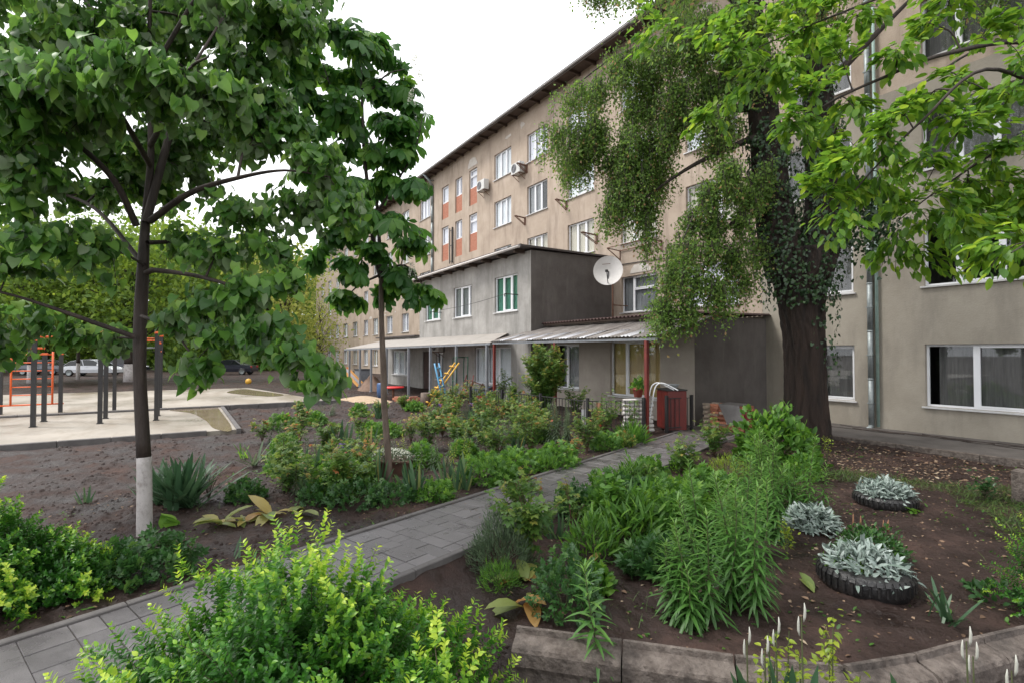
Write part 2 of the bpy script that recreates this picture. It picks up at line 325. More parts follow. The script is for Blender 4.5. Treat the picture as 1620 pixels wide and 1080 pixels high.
# playground slabs
def prism(mb, P, z0, z1):
    n = len(P); V = [(p[0],p[1],z0) for p in P]+[(p[0],p[1],z1) for p in P]
    return mb.add(V, [tuple(reversed(range(n))), tuple(range(n, 2*n))]+[(i,(i+1)%n,n+(i+1)%n,n+i) for i in range(n)])
s1 = prism(MB(), [(-22.6,-45),(-15.95,-45),(-15.95,-15.31),(-22.6,-15.31)], -.3, .1).build('playground_slab', M['slab'], kind='structure')
s2 = prism(MB(), [(-36.2,-45),(-22.78,-45),(-22.78,-10.9),(-24.3,-11.6),(-33.4,-13.3)], -.3, .13).build('playground_slab', M['slab'], kind='structure')
for k in range(30):
    y = -45+k*1.0
    if y+1 < -15.2:
        mb = MB(); mb.bbox(-15.95, -15.83, y+.004, y+.996, -.2, .135, .012); mb.build('kerbstone', M['kerb'], s1)
for k in range(6):
    x = -22.6+k*1.12; mb = MB(); mb.bbox(x+.004, x+1.116, -15.31, -15.19, -.2, .135, .012); mb.build('kerbstone', M['kerb'], s1)
for k in range(34):
    y = -45+k*1.0; mb = MB(); mb.bbox(-22.775, -22.605, y+.004, y+.996, -.2, .165, .012); mb.build('kerbstone', M['kerb'], s2)
mud = mat('muddy_water', (.24,.185,.12), (.32,.26,.19), 1.5, .07, spec=.5)
def puddle(pts, z, name='puddle'):
    P = cat([(p[0], p[1]) for p in pts+pts[:1]], 5)[:-1]; n = len(P); mb = MB(); mb.add([(p[0],p[1],z) for p in P], [tuple(range(n))]); o = mb.build(name, mud); tag(o, kind='structure')
puddle([(-22.5,-15.4),(-22.5,-16.9),(-21,-16.3),(-18.6,-15.95),(-16.4,-15.8),(-16.1,-15.4)], .104)
puddle([(-31,-13.2),(-32.5,-13.7),(-30,-14.6),(-26.5,-13.2),(-27,-12.4),(-29,-12.7)], .134)
# ================================================================ buildings
def wall(mb, x0, x1, z0, z1, holes, Y=0., rev=.2, cells=None):
    """vertical sheet facing -Y with real openings and reveals"""
    xs = sorted({x0, x1, *[h[0] for h in holes], *[h[1] for h in holes]}); zs = sorted({z0, z1, *[h[2] for h in holes], *[h[3] for h in holes]})
    for a, b in zip(xs, xs[1:]):
        for c, d in zip(zs, zs[1:]):
            mx, mz = (a+b)/2, (c+d)/2
            if any(h[0] < mx < h[1] and h[2] < mz < h[3] for h in holes): continue
            mb.add([(a,Y,c),(b,Y,c),(b,Y,d),(a,Y,d)], [(0,1,2,3)])
    for a, b, c, d in holes:
        R = Y+rev
        mb.add([(a,Y,c),(b,Y,c),(b,R,c),(a,R,c)], [(3,2,1,0)][:1]); mb.add([(a,Y,d),(b,Y,d),(b,R,d),(a,R,d)], [(0,1,2,3)])
        mb.add([(a,Y,c),(a,R,c),(a,R,d),(a,Y,d)], [(0,1,2,3)]); mb.add([(b,Y,c),(b,R,c),(b,R,d),(b,Y,d)], [(3,2,1,0)])
    return mb
CURT = {}
def curtain_mesh(w, h, m, folds):
    k = (round(w,2), round(h,2), m, folds)
    if k not in CURT:
        n = folds*4; mb = MB(); V = []
        for j in (0, 1):
            for i in range(n+1): V.append((w*i/n, math.sin(i*math.pi/2+ (i*7 % 5)*.2)*.022*(1.0 if j == 0 else .6), h*j))
        mb.add(V, [(i, i+1, n+2+i, n+1+i) for i in range(n)], True); CURT[k] = mb.mesh('curtain', M[m])
    return CURT[k]
PANE = {}
def window(parent, x0, x1, z0, z1, Y=0., lights=(1,1,1), curt='lace', sill=True, dep=.11, transom=None, fm='white', open_one=False, sillm='sill', frame=.055, cover=(0,1)):
    w, h = x1-x0, z1-z0; mb = MB(); f = frame; e = .004
    mb.box(e, w-e, 0, .06, e, f); mb.box(e, w-e, 0, .06, h-f, h-e); mb.box(e, f, .002, .058, f, h-f); mb.box(w-f, w-e, .002, .058, f, h-f)
    tot = sum(lights); edges = []; x = 0
    for l in lights: edges.append((x/tot*w, (x+l)/tot*w)); x += l
    for a, b in edges[:-1]: mb.box(b-.045, b+.045, -.006, .056, f, h-f)
    panes = []
    for i, (a, b) in enumerate(edges):
        aa = a+(f if i == 0 else .045); bb = b-(f if i == len(edges)-1 else .045)
        if transom and i >= len(edges)-transom[1]:
            zt = h*transom[0]; mb.box(aa, bb, .0, .055, zt-.035, zt+.035); panes += [(aa, bb, f, zt-.035), (aa, bb, zt+.035, h-f)]
        else: panes.append((aa, bb, f, h-f))
        if i % 2 == 1 or len(edges) == 1:       # opening sash: an inner rim
            a2, b2, c2, d2 = panes[-1]; g = .04
            mb.box(a2, a2+g, -.012, .05, c2, d2); mb.box(b2-g, b2, -.012, .05, c2, d2); mb.box(a2+g, b2-g, -.012, .05, c2, c2+g); mb.box(a2+g, b2-g, -.012, .05, d2-g, d2)
    wo = mb.build('window', M[fm], parent, (x0, Y+dep, z0))
    for a, b, c, d in panes:
        k = (round(b-a,3), round(d-c,3))
        if k not in PANE: PANE[k] = MB().box(0, k[0], 0, .006, 0, k[1]).mesh('pane', GLASS)
        link('pane', PANE[k], wo, (a, .03, c))
    if sill:
        sb = MB(); sb.box(-.06, w+.06, -dep-.07, -.002, -.045, -.004); sb.build('sill', M[sillm], wo)
    if curt:
        cw = (w-.04)*(cover[1]-cover[0]); link('curtain', curtain_mesh(cw, h-.03, curt, max(3, int(cw*5))), wo, (.02+cover[0]*(w-.04), .10, .015))
    return wo
# ---- the long five-storey block
B = empty('apartment_building', (0,0,0), 'long five storey apartment block with brown plaster upper floors, cream lower part and overhanging roof', 'apartment block')
FL = [.77, 3.92, 7.0, 9.95, 12.95]; WHT = 1.62
colsR = [(-40.25,-38.15),(-28.15,-26.15),(-24.45,-22.5),(-20.77,-18.75),(-16.95,-14.85),(-13.4,-11.15),(-9.4,-7.42),(-5.72,-3.45),(-1.6,.5),(2.4,4.5)]
colsL = [(-44.4,-42.7),(-48.5,-46.8),(-52.6,-51),(-55.8,-54.3),(-60,-58.2),(-64,-62.3),(-68,-66.3),(-72,-70.3),(-76.2,-74.6)]
stair = [(-36,-34.8),(-33.7,-32.6),(-31.55,-30.4)]
XA, XS, XB, ZC = -79.4, -10.25, 8., 9.42
hb, hc = [], []; wins = []
for (a, b) in colsR+colsL:
    for k, z in enumerate(FL):
        if k == 0 and -43 < a < -10: continue
        if k == 1 and -30 < a < -17.6: continue
        zz = z; hh = WHT
        if (a, b) == (-16.95,-14.85) and k == 1: zz, hh = 3.92, 1.58
        wins.append((a, b, zz, zz+hh, k))
for h in wins:
    (hc if h[0] > XS and h[2] < ZC-1 else hb).append(h[:4])
brickp = []
for (a, b) in stair:
    for zt, zb, zq in ((14.58,13.35,12.14),(11.53,10.24,8.98)):
        hb.append((a, b, zq, zt)); brickp.append((a, b, zq, zb)); wins.append((a, b, zb, zt, 9))
mb = MB()
hb_left = [h for h in hb if h[1] < XS]; hb_right = [h for h in hb if h[0] > XS]
wall(mb, XA, XS, 0, 16.05, hb_left); wall(mb, XS, XB, ZC, 16.05, hb_right)
mb.add([(XA,0,0),(XA,12,0),(XA,12,16),(XA,0,16)], [(0,1,2,3)][::-1]); mb.add([(XA,12,0),(XB,12,0),(XB,12,16),(XA,12,16)], [(0,1,2,3)])
mb.add([(XB,0,0),(XB,12,0),(XB,12,16),(XB,0,16)], [(0,1,2,3)])
mb.build('brown_wall', M['brown'], B)
wall(MB(), XS, XB, -.3, ZC, hc, Y=-.025, rev=.225).add([(XS,-.025,-.3),(XS,.0,-.3),(XS,.0,ZC),(XS,-.025,ZC)], [(3,2,1,0)]).add([(XS,-.025,ZC),(XB,-.025,ZC),(XB,0,ZC),(XS,0,ZC)], [(0,1,2,3)]).build('cream_wall', M['cream'], B)
ib = MB(); ib.box(XA+.3, XB-.3, 2.6, 2.7, 0, 16)
for z in (0,3.1,6.15,9.2,12.2,15.3): ib.box(XA+.3, XB-.3, .25, 2.6, z, z+.12)
for x in np.arange(-77, 8, 5.45): ib.box(x, x+.12, .26, 2.59, .12, 15.3)
ib.build('interior', M['inside'], B)
rw = random.Random(3)
for (a, b, c, d, k) in wins:
    near = a > -30; Yw = -.025 if (a > XS and c < ZC-1) else 0
    if k == 9:
        window(B, a, b, c, d, 0, (1,1) if b-a < 1.15 else (1,), 'lav', sill=False, transom=(.62,1) if a > -32 else None); continue
    cu = rw.choice(['lace','lav','lace','lace','greyc','lav','beigec']); cover = (0,1)
    if near and c > 6 and rw.random() < .35: cover = (0,.62)
    lights = (1,1,1)
    if a > XS:
        cu = 'dimc'
        if c < 6 and a > -6: lights = (1.0,1.25,1.0) if c > 3 else (1,1.25)
        elif a > -10 and a < -7: lights = (1.1,1)
        if a > -6 and c < 3: cover = (.1,1)
        if a > -6 and 3 < c < 6: cu = None
    if (a,b) == (-16.95,-14.85) and k == 1: lights = (.62,1.3); cu = 'greyc'
    if (a,b) == (-28.15,-26.15) and k == 2: cu = 'greenc'
    far = a < -42
    window(B, a, b, c, d, Yw, (1,1) if far else lights, cu, cover=cover, transom=(.63,1) if lights == (.62,1.3) else None, sillm='sill')
for (a, b, c, d) in brickp: MB().box(a+.003, b-.003, .09, .15, c+.003, d-.01).build('brick_infill', mat('small_brickwork', (.33,.12,.075), (.45,.2,.13), 6, .9, .6, 35, stretch=(1,1,4)), B)
pb = MB()
for (x0, x1, z0, z1) in ((-31.7,-30.3,14.75,15.35),(-16.4,-15.1,5.6,5.98)):
    P = [(x0,z0),(x1,z0),(x1-.1,z0+.25*(z1-z0)),((x0+x1)/2+.35,z1-.08),((x0+x1)/2,z1),((x0+x1)/2-.4,z1-.03),(x0+.08,z0+.5*(z1-z0))]
    n = len(P); pb.add([(x,-.018,z) for x,z in P]+[(x,.0,z) for x,z in P], [tuple(range(n))]+[(i,n+i,n+(i+1)%n,(i+1)%n) for i in range(n)])
rp = random.Random(8)
for _ in range(26):
    x, z = rp.uniform(-60,-11), rp.choice([8.9,11.9,14.9,5.9])+rp.uniform(-.3,.45); w_, h_ = rp.uniform(.12,.5), rp.uniform(.06,.22); n = 9
    if any(h[0]-.3 < x < h[1]+.3 and h[2]-.35 < z < h[3]+.35 for h in hb): continue
    P = [(x+w_*math.cos(6.283*i/n)*rp.uniform(.6,1.2), z+h_*math.sin(6.283*i/n)*rp.uniform(.5,1.2)) for i in range(n)]
    pb.add([(a_,-.012,b_) for a_,b_ in P]+[(a_,.0,b_) for a_,b_ in P], [tuple(range(n))]+[(i,n+i,n+(i+1)%n,(i+1)%n) for i in range(n)])
pb.build('plaster_patch', mat('white_plaster', (.48,.43,.38), (.6,.57,.53), 3, .9), B, None, 'stuff')
rb = MB(); rb.add([(XA-.5,-.85,16.12),(XB+.5,-.85,16.12),(XB+.5,6,18.2),(XA-.5,6,18.2),(XA-.5,12.6,16.1),(XB+.5,12.6,16.1)], [(0,1,2,3),(3,2,5,4)])
rb.box(XA-.5, XB+.5, -.82, -.78, 15.9, 16.1); roof = rb.build('roof', mat('roof_sheet', (.12,.105,.1), (.2,.18,.17), 2, .7), B)
MB().box(XA-.5, XB+.5, -.775, -.002, 16.03, 16.06).build('soffit', M['wood'], roof)
MB().tube([(XA-.5,-.88,15.98),(XB+.5,-.88,15.98)], .055, 8).build('gutter', mat('dull_gutter', (.2,.19,.18), (.3,.28,.27), 2, .5), roof)
rm = MB().box(-.05, .05, -.76, -.01, 15.88, 16.028).mesh('rafter', M['wood'])
for x in np.arange(-60, XB, 1.15): link('rafter', rm, roof, (x, 0, 0))
# cables and a crack line on the wall
MB().tube(cat([(-17.5,-.03,6.1),(-16,-.03,6.05),(-13,-.035,5.95),(-10.4,-.035,6.1)], 4), .018, 5).build('cable', M['black'], B)
MB().tube(cat([(-22.0,-.02,14.7),(-22.0,-.02,13.4),(-22.4,-.03,12.9),(-23.6,-.03,12.6)], 4), .022, 5).build('cable', mat('pale_cable', (.5,.45,.4), None, rough=.6), B)
# ---- rainwater pipes, gas pipe
def downpipe(x, label, ztop, y=-.1, r=.07):
    t = empty('downpipe', (x, y, .1), label, 'downpipe', 'rain pipes on the long block'); z = .0; k = 0
    while z < ztop-.1:
        z1 = min(z+1.35, ztop-.1); mb = MB(); mb.tube([(0,0,z),(0,0,z1)], r, 14); mb.lathe([(r,z1-.05),(r+.008,z1-.045),(r+.008,z1-.005),(r,z1)], n=14)
        mb.build('pipe_section', M['metal'], t); MB().bar((0,.0,z+.65),(0,-y-.03,z+.65), .03).bar((-r-.006,0,z+.65),(r+.006,0,z+.65), 2*r+.02, .03).build('bracket', M['metal'], t); z = z1
    return t
t = downpipe(-6.97, 'twin silver rain pipe running up the cream wall right of the big tree', 15.8)
MB().tube([(0,0,.02),(-.02,-.06,-.06),(-.05,-.16,-.1)], .07, 12).build('spout', M['metal'], t)
MB().tube([(0,0,15.65),(0,-.3,15.8),(0,-.75,15.9)], .07, 10).build('offset', M['metal'], t)
g = MB().tube([(-6.80,-.09,.1),(-6.80,-.09,12)], .042, 10).build('gas_pipe', mat('pale_green_pipe', (.2,.29,.26), (.3,.4,.36), 4, .45)); tag(g, 'thin pale green pipe close beside the silver rain pipe on the cream wall', 'pipe')
t = downpipe(-37.55, 'pale rain pipe on the brown wall beside the brick stair windows', 15.2, r=.1)
MB().tube([(0,0,15.05),(0,-.2,15.4),(0,-.75,15.9)], .1, 10).build('offset', M['metal'], t)
# ---- two storey grey annex
A = empty('grey_annex', (-23.5,-4.48,0), 'two storey grey rendered annex with flat overhanging roof and darker side wall', 'annex')
def sh(o): o.location = (o.location[0]+23.5, o.location[1]+4.48, o.location[2]); return o
Y1 = -4.48; XL, XR = -29.4, -17.57
up = [(-28.5,-26.4,3.98,5.52),(-24.75,-22.76,3.96,5.52),(-20.5,-18.6,3.96,5.56)]
gr = [(-34.1,-31.4,.7,2.26),(-28.88,-27.85,.0,2.2),(-26.97,-26.05,.67,2.16),(-22.42,-19.1,.68,2.4)]
mb = MB(); wall(mb, XL, XR, 0, 6.38, up+[h for h in gr if h[0] > XL], Y1, .16); wall(mb, -36.6, XL, 0, 3.12, [gr[0]], Y1, .16)
mb.add([(XL,Y1,3.1),(XL,0,3.1),(XL,0,6.38),(XL,Y1,6.38)], [(0,1,2,3)]); mb.add([(-36.6,Y1,0),(-36.6,0,0),(-36.6,0,3.1),(-36.6,Y1,3.1)], [(0,1,2,3)])
sh(mb.build('front_wall', M['grey'], A))
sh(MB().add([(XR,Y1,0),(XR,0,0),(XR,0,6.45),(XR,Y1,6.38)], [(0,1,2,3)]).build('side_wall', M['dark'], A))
sh(MB().box(-36.4,-17.8,-3.2,-3.1,0,3.05).box(-29.2,-17.8,-3.2,-3.1,3.05,6.2).box(-29.2,-17.8,-4.3,-3.2,3.0,3.1).build('interior', M['inside'], A))
rf = sh(MB().box(XL-.3, XR+.12, -5.02, 0-.005, 6.46, 6.54).box(XL-.3, XR+.12, -5.06, -5.025, 6.42, 6.56).build('roof', M['roofred'], A))
rf.data.materials[0] = mat('dark_roofing', (.06,.05,.05), (.1,.085,.08), 3, .8)
MB().tube([(XL-.25,-5.1,6.42),(XR+.05,-5.1,6.46)], .06, 8).build('gutter', mat('pale_gutter', (.62,.58,.55), (.5,.46,.44), 2, .4), rf)
rm = MB().box(-.06, .06, -4.99, -4.49, 6.3, 6.455).mesh('rafter', M['wood'])
for x in np.linspace(XL+.3, XR-.5, 9): link('rafter', rm, rf, (x, 0, 0))
sh(MB().box(-36.8, XL-.003, -4.8, -.01, 3.12, 3.2).build('low_roof', M['roofred'], A)).data.materials[0] = MATS['dark_roofing']
for i, (a, b, c, d) in enumerate(up): sh(window(A, a, b, c, d, Y1, (1,1,.8) if i == 2 else (.9,1,.4), ['greenc','beigec','greenc'][i] if False else ['greenc','greyc','greenc'][i], dep=.08))
sh(window(A, *gr[0], Y1, (1,1,.6), 'lace', dep=.08)); sh(window(A, *gr[2], Y1, (1,1), 'greyc', dep=.08)); sh(window(A, *gr[3], Y1, (1.2,1.1,1.1), 'lace', dep=.08, cover=(0,1)))
dr = sh(MB().bbox(-28.86,-27.87,-4.42,-4.36,.02,2.18,.01).box(-28.7,-28.03,-4.43,-4.421,.2,.95).box(-28.7,-28.03,-4.43,-4.421,1.15,2.0).build('door', mat('brown_door', (.045,.022,.022), (.06,.03,.03), 4, .5), A))
MB().tube([(-27.97,-4.44,1.0),(-27.97,-4.5,1.0),(-28.1,-4.5,1.0)], .012, 6).build('handle', M['metal'], dr)
for x, z in ((-18.55,4.62),(-26.25,4.35)): sh(MB().bar((x,-4.48,z),(x,-5.15,z), .035).bar((x,-5.15,z),(x,-5.15,z-.12), .03).build('line_bracket', M['black'], A))
sh(MB().tube(cat([(-18.55,-5.1,4.62),(-22,-5.1,4.42),(-26.25,-5.1,4.35)], 5), .012, 4).build('washing_line', M['black'], A))
# ---- single storey annex with the yellow curtains
Lw = empty('low_annex', (-13.8,-3.7,0), 'single storey beige annex with tall white windows and dark red roof edge', 'annex')
def sl(o): o.location = (o.location[0]+13.8, o.location[1]+3.7, o.location[2]); return o
Y2 = -3.7; lw = [(-17.1,-15.46,.75,2.5),(-13.75,-11.45,.67,2.55)]
sl(wall(MB(), XR+.003, -10.13, 0, 3.28, lw, Y2, .18).build('front_wall', M['beige'], Lw))
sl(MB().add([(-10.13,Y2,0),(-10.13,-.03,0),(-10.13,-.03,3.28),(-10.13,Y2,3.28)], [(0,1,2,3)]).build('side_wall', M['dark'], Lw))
sl(MB().box(-17.4,-10.3,-1.9,-1.8,0,3.1).box(-17.4,-10.3,-3.4,-1.9,3.1,3.2).build('interior', M['inside'], Lw))
sl(window(Lw, *lw[0], Y2, (1,1), 'greyc', dep=.1, cover=(.3,1))); sl(window(Lw, *lw[1], Y2, (1,1.25,.9), 'yellc', dep=.1, cover=(.0,1)))
def corr(x0, x1, y0, y1, z0, z1, amp=.025, pitch=.13, th=.012):
    n = max(4, int((x1-x0)/pitch*6)); V = []
    for t in (0, th):
        for (y, z) in ((y0,z0),((y0+y1)/2,(z0+z1)/2-.01),(y1,z1)):
            for i in range(n+1): x = x0+(x1-x0)*i/n; V.append((x, y, z+amp*math.sin(2*math.pi*x/pitch)+t))
    m = n+1; F = []
    for k in range(2):
        for i in range(n): a = k*m+i; F += [(a, a+1, a+m+1, a+m), (3*m+a, 3*m+a+m, 3*m+a+m+1, 3*m+a+1)]
    for i in range(n): F += [(i, 3*m+i, 3*m+i+1, i+1), (2*m+i, 2*m+i+1, 5*m+i+1, 5*m+i)]
    return MB().add(V, F, True)
for k in range(7):
    x0 = -17.5+k*1.08; sl(corr(x0, x0+1.07, -4.0, -.02, 3.36, 3.42, .03, .18).build('roof_sheet', M['roofred'], Lw))
sl(MB().bar((-17.5,-3.85,3.3),(-9.95,-3.85,3.3), .1, .08).build('eave_board', M['wood'], Lw))
# ---- canopies
C1 = empty('pale_canopy', (-25,-7.2,0), 'long pale sheet canopy on grey posts along the grey annex', 'canopy')
def lp(t, off=0): return np.array([-31.6+t*13.5, -8.35+t*2.25])
def s3(o, c): o.location = (o.location[0]-c.location[0], o.location[1]-c.location[1], o.location[2]); return o
C1.location = (-25,-7.2,0)
for k in range(9):
    t0, t1 = k/9, (k+1)/9; a, b = lp(t0), lp(t1); za, zb = 2.36+.2*t0, 2.36+.2*t1; e = .012
    xa, xb = a[0]-3.6*(1-t0)-1.2*t0, b[0]-3.6*(1-t1)-1.2*t1
    V = [(a[0]+e,a[1],za),(b[0]-e,b[1],zb),(xb-e,-4.5,3.0),(xa+e,-4.5,3.0)]; V += [(x,y,z+.015) for x,y,z in V]
    s3(MB().add(V, [(0,3,2,1),(4,5,6,7),(0,1,5,4),(1,2,6,5),(2,3,7,6),(3,0,4,7)]).build('roof_sheet', M['pale'], C1), C1)
s3(MB().bar((*lp(0),2.31),(*lp(1),2.51), .06, .08).build('front_beam', M['greypaint'], C1), C1)
for px in (553,569.6,587.4,612,646.7,681,722,770.4):
    r = ray(px, 556); d = lp(1)-lp(0); A2 = np.array([[r[0], -d[0]],[r[1], -d[1]]]); sol = np.linalg.solve(A2, lp(0)-CP[:2]); p = lp(sol[1])
    s3(MB().box(p[0]-.05, p[0]+.05, p[1]-.05, p[1]+.05, -.1, 2.3+.2*sol[1]).box(p[0]-.09, p[0]+.09, p[1]-.09, p[1]+.09, -.1, .03).build('post', M['greypaint'], C1), C1)
C2 = empty('corrugated_canopy', (-13.8,-5.5,0), 'weathered corrugated canopy with clear strips on dark red posts before the low annex', 'canopy')
for k in range(9):
    x0 = -18.0+k*.955; z0, z1 = 2.60, 3.2; xw = .58
    s3(corr(x0, x0+xw, -6.1, -3.72, z0+.01*math.sin(k*3), z1, .018, .15).build('roof_sheet', M['tarnish'], C2), C2)
    ym = -6.1+.95; zm = z0+(z1-z0)*.95/2.38
    s3(corr(x0+xw-.02, x0+.96, -6.12, ym, z0+.012, zm+.012, .016, .15).build('clear_strip', M['clear'], C2), C2)
    s3(corr(x0+xw-.02, x0+.96, ym-.08, -3.72, zm-.02, z1+.012, .018, .15).build('roof_sheet', M['tarnish'], C2), C2)
s3(MB().bar((-18,-6.05,2.53),(-9.45,-6.05,2.53), .05, .07).bar((-18,-4.9,2.83),(-9.45,-4.9,2.83), .05, .07).build('beam', M['greypaint'], C2), C2)
for x in (-17.9,-13.9,-9.85): s3(MB().box(x-.045, x+.045, -6.08, -5.99, -.1, 2.5).build('post', M['red'], C2), C2)
# ---- fittings on the walls
def ac(x, z, y, label, rz=0, s=1.):
    t = empty('air_conditioner', (x, y, z), label, 'air conditioner', 'air conditioners on the walls')
    MB().bbox(-.42*s, .42*s, -.42*s, -.1*s, 0, .56*s, .02).build('casing', mat('ac_casing', (.62,.62,.6), (.5,.5,.48), 3, .45), t)
    mb = MB(); c = (-.12*s, -.43*s, .28*s)
    for r in (.22, .17, .12, .07):
        P = [(c[0]+r*s*math.cos(a), c[1], c[2]+r*s*math.sin(a)) for a in np.linspace(0, 2*math.pi, 19)]; mb.tube(P, .006, 4, False)
    mb.build('grille', M['black'], t)
    V = [(c[0]+.22*s*math.cos(a), c[1]+.006, c[2]+.22*s*math.sin(a)) for a in np.linspace(0, 2*math.pi, 18, endpoint=False)]
    MB().add(V+[(x_, y_+.02, z_) for x_, y_, z_ in V], [tuple(range(18))]+[(i,18+i,18+(i+1)%18,(i+1)%18) for i in range(18)]).build('fan_opening', M['greyc'], t)
    for sx in (-.3, .3): MB().bar((sx*s,-.45*s,-.02),(sx*s,.1-.1,-.02), .03).bar((sx*s,-.4*s,-.03),(sx*s,0,-.3*s), .025).build('bracket', M['rust'], t)
    return t
ac(-29.1, 12.55, 0, 'white outdoor air conditioner left of the third window of the top row', s=1.15)
ac(-25.0, 12.45, 0, 'white outdoor air conditioner between two top row windows of the brown wall', s=1.1)
ac(-9.75, 6.35, -.03, 'white air conditioner with a red tag seen between the stems of the big tree')
ac(-26.2, 2.2, -4.48, 'off white air conditioner under the pale canopy above a narrow window')
sat = empty('satellite_dish', (-16.55,-1.0,4.0), 'large pale satellite dish on a post beside the dark annex wall', 'satellite dish')
mb = MB(); nrm = (Vector((.9,-1,.28))).normalized(); a = nrm.orthogonal().normalized(); a = Vector((0,0,1)).cross(nrm).normalized(); b2 = nrm.cross(a)
c0 = Vector((0,-.15,1.62)); V = []; R = .66; nr, ns = 6, 28
for k in range(nr+1):
    for i in range(ns):
        r = R*k/nr; t = 2*math.pi*i/ns; V.append(c0+a*(r*.95*math.cos(t))+b2*(r*math.sin(t))+nrm*(.16*(k/nr)**2))
F = [(k*ns+i, k*ns+(i+1)%ns, (k+1)*ns+(i+1)%ns, (k+1)*ns+i) for k in range(nr) for i in range(ns)]
F2 = [tuple(len(V)+j for j in reversed(f)) for f in F]
mb.add(V+[v-nrm*.015 for v in V], F+F2, True); mb.build('reflector', mat('dish_paint', (.6,.58,.56), (.5,.48,.46), 2, .5), sat)
tip = c0+nrm*.75+b2*-.25
MB().bar(c0-b2*.55+nrm*.1, tip, .03).bar(c0+nrm*.02, c0+nrm*.02-b2*.35, .05).build('feed_arm', M['black'], sat)
MB().bbox(tip.x-.05, tip.x+.05, tip.y-.05, tip.y+.05, tip.z-.04, tip.z+.06, .01).build('receiver', M['black'], sat)
MB().tube([(0,.1,-.75),(0,.1,1.5)], .035, 8).bar((0,.1,1.5), c0, .05).bar((0,.1,0.2),(0,.98,0.2), .04).build('mast', M['rust'], sat)
MB().bar(c0+nrm*.16+a*-.25+b2*.28, c0+nrm*.155+a*.1+b2*.30, .02).build('logo_strip', M['rust'], sat)
def drying(x, z, w, label, hang=False, d=.7):
    t = empty('drying_rack', (x, 0, z), label, 'drying rack', 'rusty washing racks under windows')
    for sx in (0, w): MB().bar((sx,-.01,0),(sx,-d,.05), .035).bar((sx,-.01,-.4),(sx,-d,.04), .03).bar((sx,-.02,-.42),(sx,-.02,.06), .035).build('bracket', M['rust'], t)
    if w > .3: MB().bar((0,-d,.05),(w,-d,.05), .03).bar((0,-.05,0),(w,-.05,0), .03).build('rail', M['rust'], t)
    mb = MB()
    for k in range(4): mb.tube([(0,-.15-k*.16,.03),(max(w,.2),-.15-k*.16,.03)], .006, 4)
    mb.build('line', M['metal'], t); return t
drying(-24.5, 12.8, .1, 'short rusty bracket beside the air conditioner on the top floor')
drying(-24.7, 9.85, .1, 'rusty washing bracket at the left corner of the tilted open window')
drying(-18.6, 7.7, .1, 'rusty angled arm right of the window above the dark annex roof', d=.95)
drying(-17.0, 6.7, 2.4, 'wide rusty washing rack below the window above the satellite dish', d=.8)
drying(-22.3, 6.9, .1, 'rusty arm standing out beside the window half hidden by the annex roof', d=.95)
drying(-20.9, 9.85, .1, 'rusty bracket under the window beside the weeping branches')
lad = empty('wall_ladder', (-33.95,-.1,8.6), 'small dark iron frame on the wall between the brick stair panels', 'iron frame')
MB().bar((-.45,0,0),(-.45,0,2.6), .05).bar((.0,0,0),(.0,0,2.6), .09).build('rail', M['black'], lad)
for z in (.15,1.3,2.4): MB().bar((-.45,0,z),(0,0,z), .04).build('rung', M['black'], lad)
# ================================================================ things in the yard
# ---- exercise ground
def sport():
    cols = [-19.35,-20.7,-23.25]; n = 0
    def post(t, x, y, h=2.75, base=.1):
        o = MB().box(x-.055, x+.055, y-.055, y+.055, base, h).mesh('post', M['black']); p = link('post', o, t)
        MB().box(x-.08, x+.08, y-.08, y+.08, base, base+.02).build('foot_plate', M['black'], p)
        MB().bbox(x-.07, x+.07, y-.07, y+.07, h, h+.06, .01).build('cap', M['orange'], p)
    t = empty('pull_up_frame', (0,0,0), 'black post exercise frame with orange bars nearest the linden trunk', 'exercise frame', None)
    for y in (-17.22,-18.58):
        for x, h in zip(cols, (2.75,2.45,2.75)): post(t, x, y, h)
    for x, h in zip(cols, (2.6,2.32,2.6)): MB().tube([(x,-17.17,h),(x,-18.63,h)], .024, 8).build('pull_up_bar', M['metal'] if x == cols[1] else M['orange'], t)
    for y in (-17.22,-18.58): MB().tube([(cols[1],y,2.2),(cols[2],y,2.2)], .03, 8).build('side_bar', M['orange'], t)
    t = empty('wall_bars', (0,0,0), 'black post exercise frame holding the orange ladder bars at the left edge', 'exercise frame', None)
    for x, h in zip(cols, (2.5,2.1,2.1)): post(t, x-.1, -20.06, h)
    post(t, -23.6, -21.62, 2.1); post(t, -20.8, -21.62, 2.5)
    x = -23.5; MB().tube([(x,-20.0,.42),(x,-21.6,.42)], .026, 8).build('lower_rail', M['orange'], t)
    for y in (-20.3,-21.35): MB().tube([(x,y,.42),(x,y,2.2)], .03, 8).build('upright', M['orange'], t)
    for k in range(6): MB().tube([(x,-20.3,.75+k*.27),(x,-21.35,.75+k*.27)], .017, 8).build('rung', M['orange'], t)
    MB().tube([(-20.8,-20.06,2.3),(-20.8,-21.62,2.3)], .03, 8).tube([(-23.4,-20.06,2.7),(-23.4,-21.62,2.7)], .035, 8).build('top_bar', M['orange'], t)
    t = empty('parallel_bars', (-26,-23.4,.1), 'black and red exercise bars cut by the left edge of the picture', 'exercise frame')
    for x in (-.5,.5): MB().box(x-.06, x+.06, -.06, .06, 0, 1.5).build('post', M['black'], t); MB().box(x-.06, x+.06, -1.46, -1.34, 0, 1.5).build('post', M['black'], t)
    for x in (-.5,.5): MB().tube([(x,.15,1.35),(x,-1.6,1.35)], .03, 8).build('bar', M['orange'], t)
    MB().box(-.55,.55,-.04,.04,.9,1.3).build('panel', M['orange'], t)
sport()
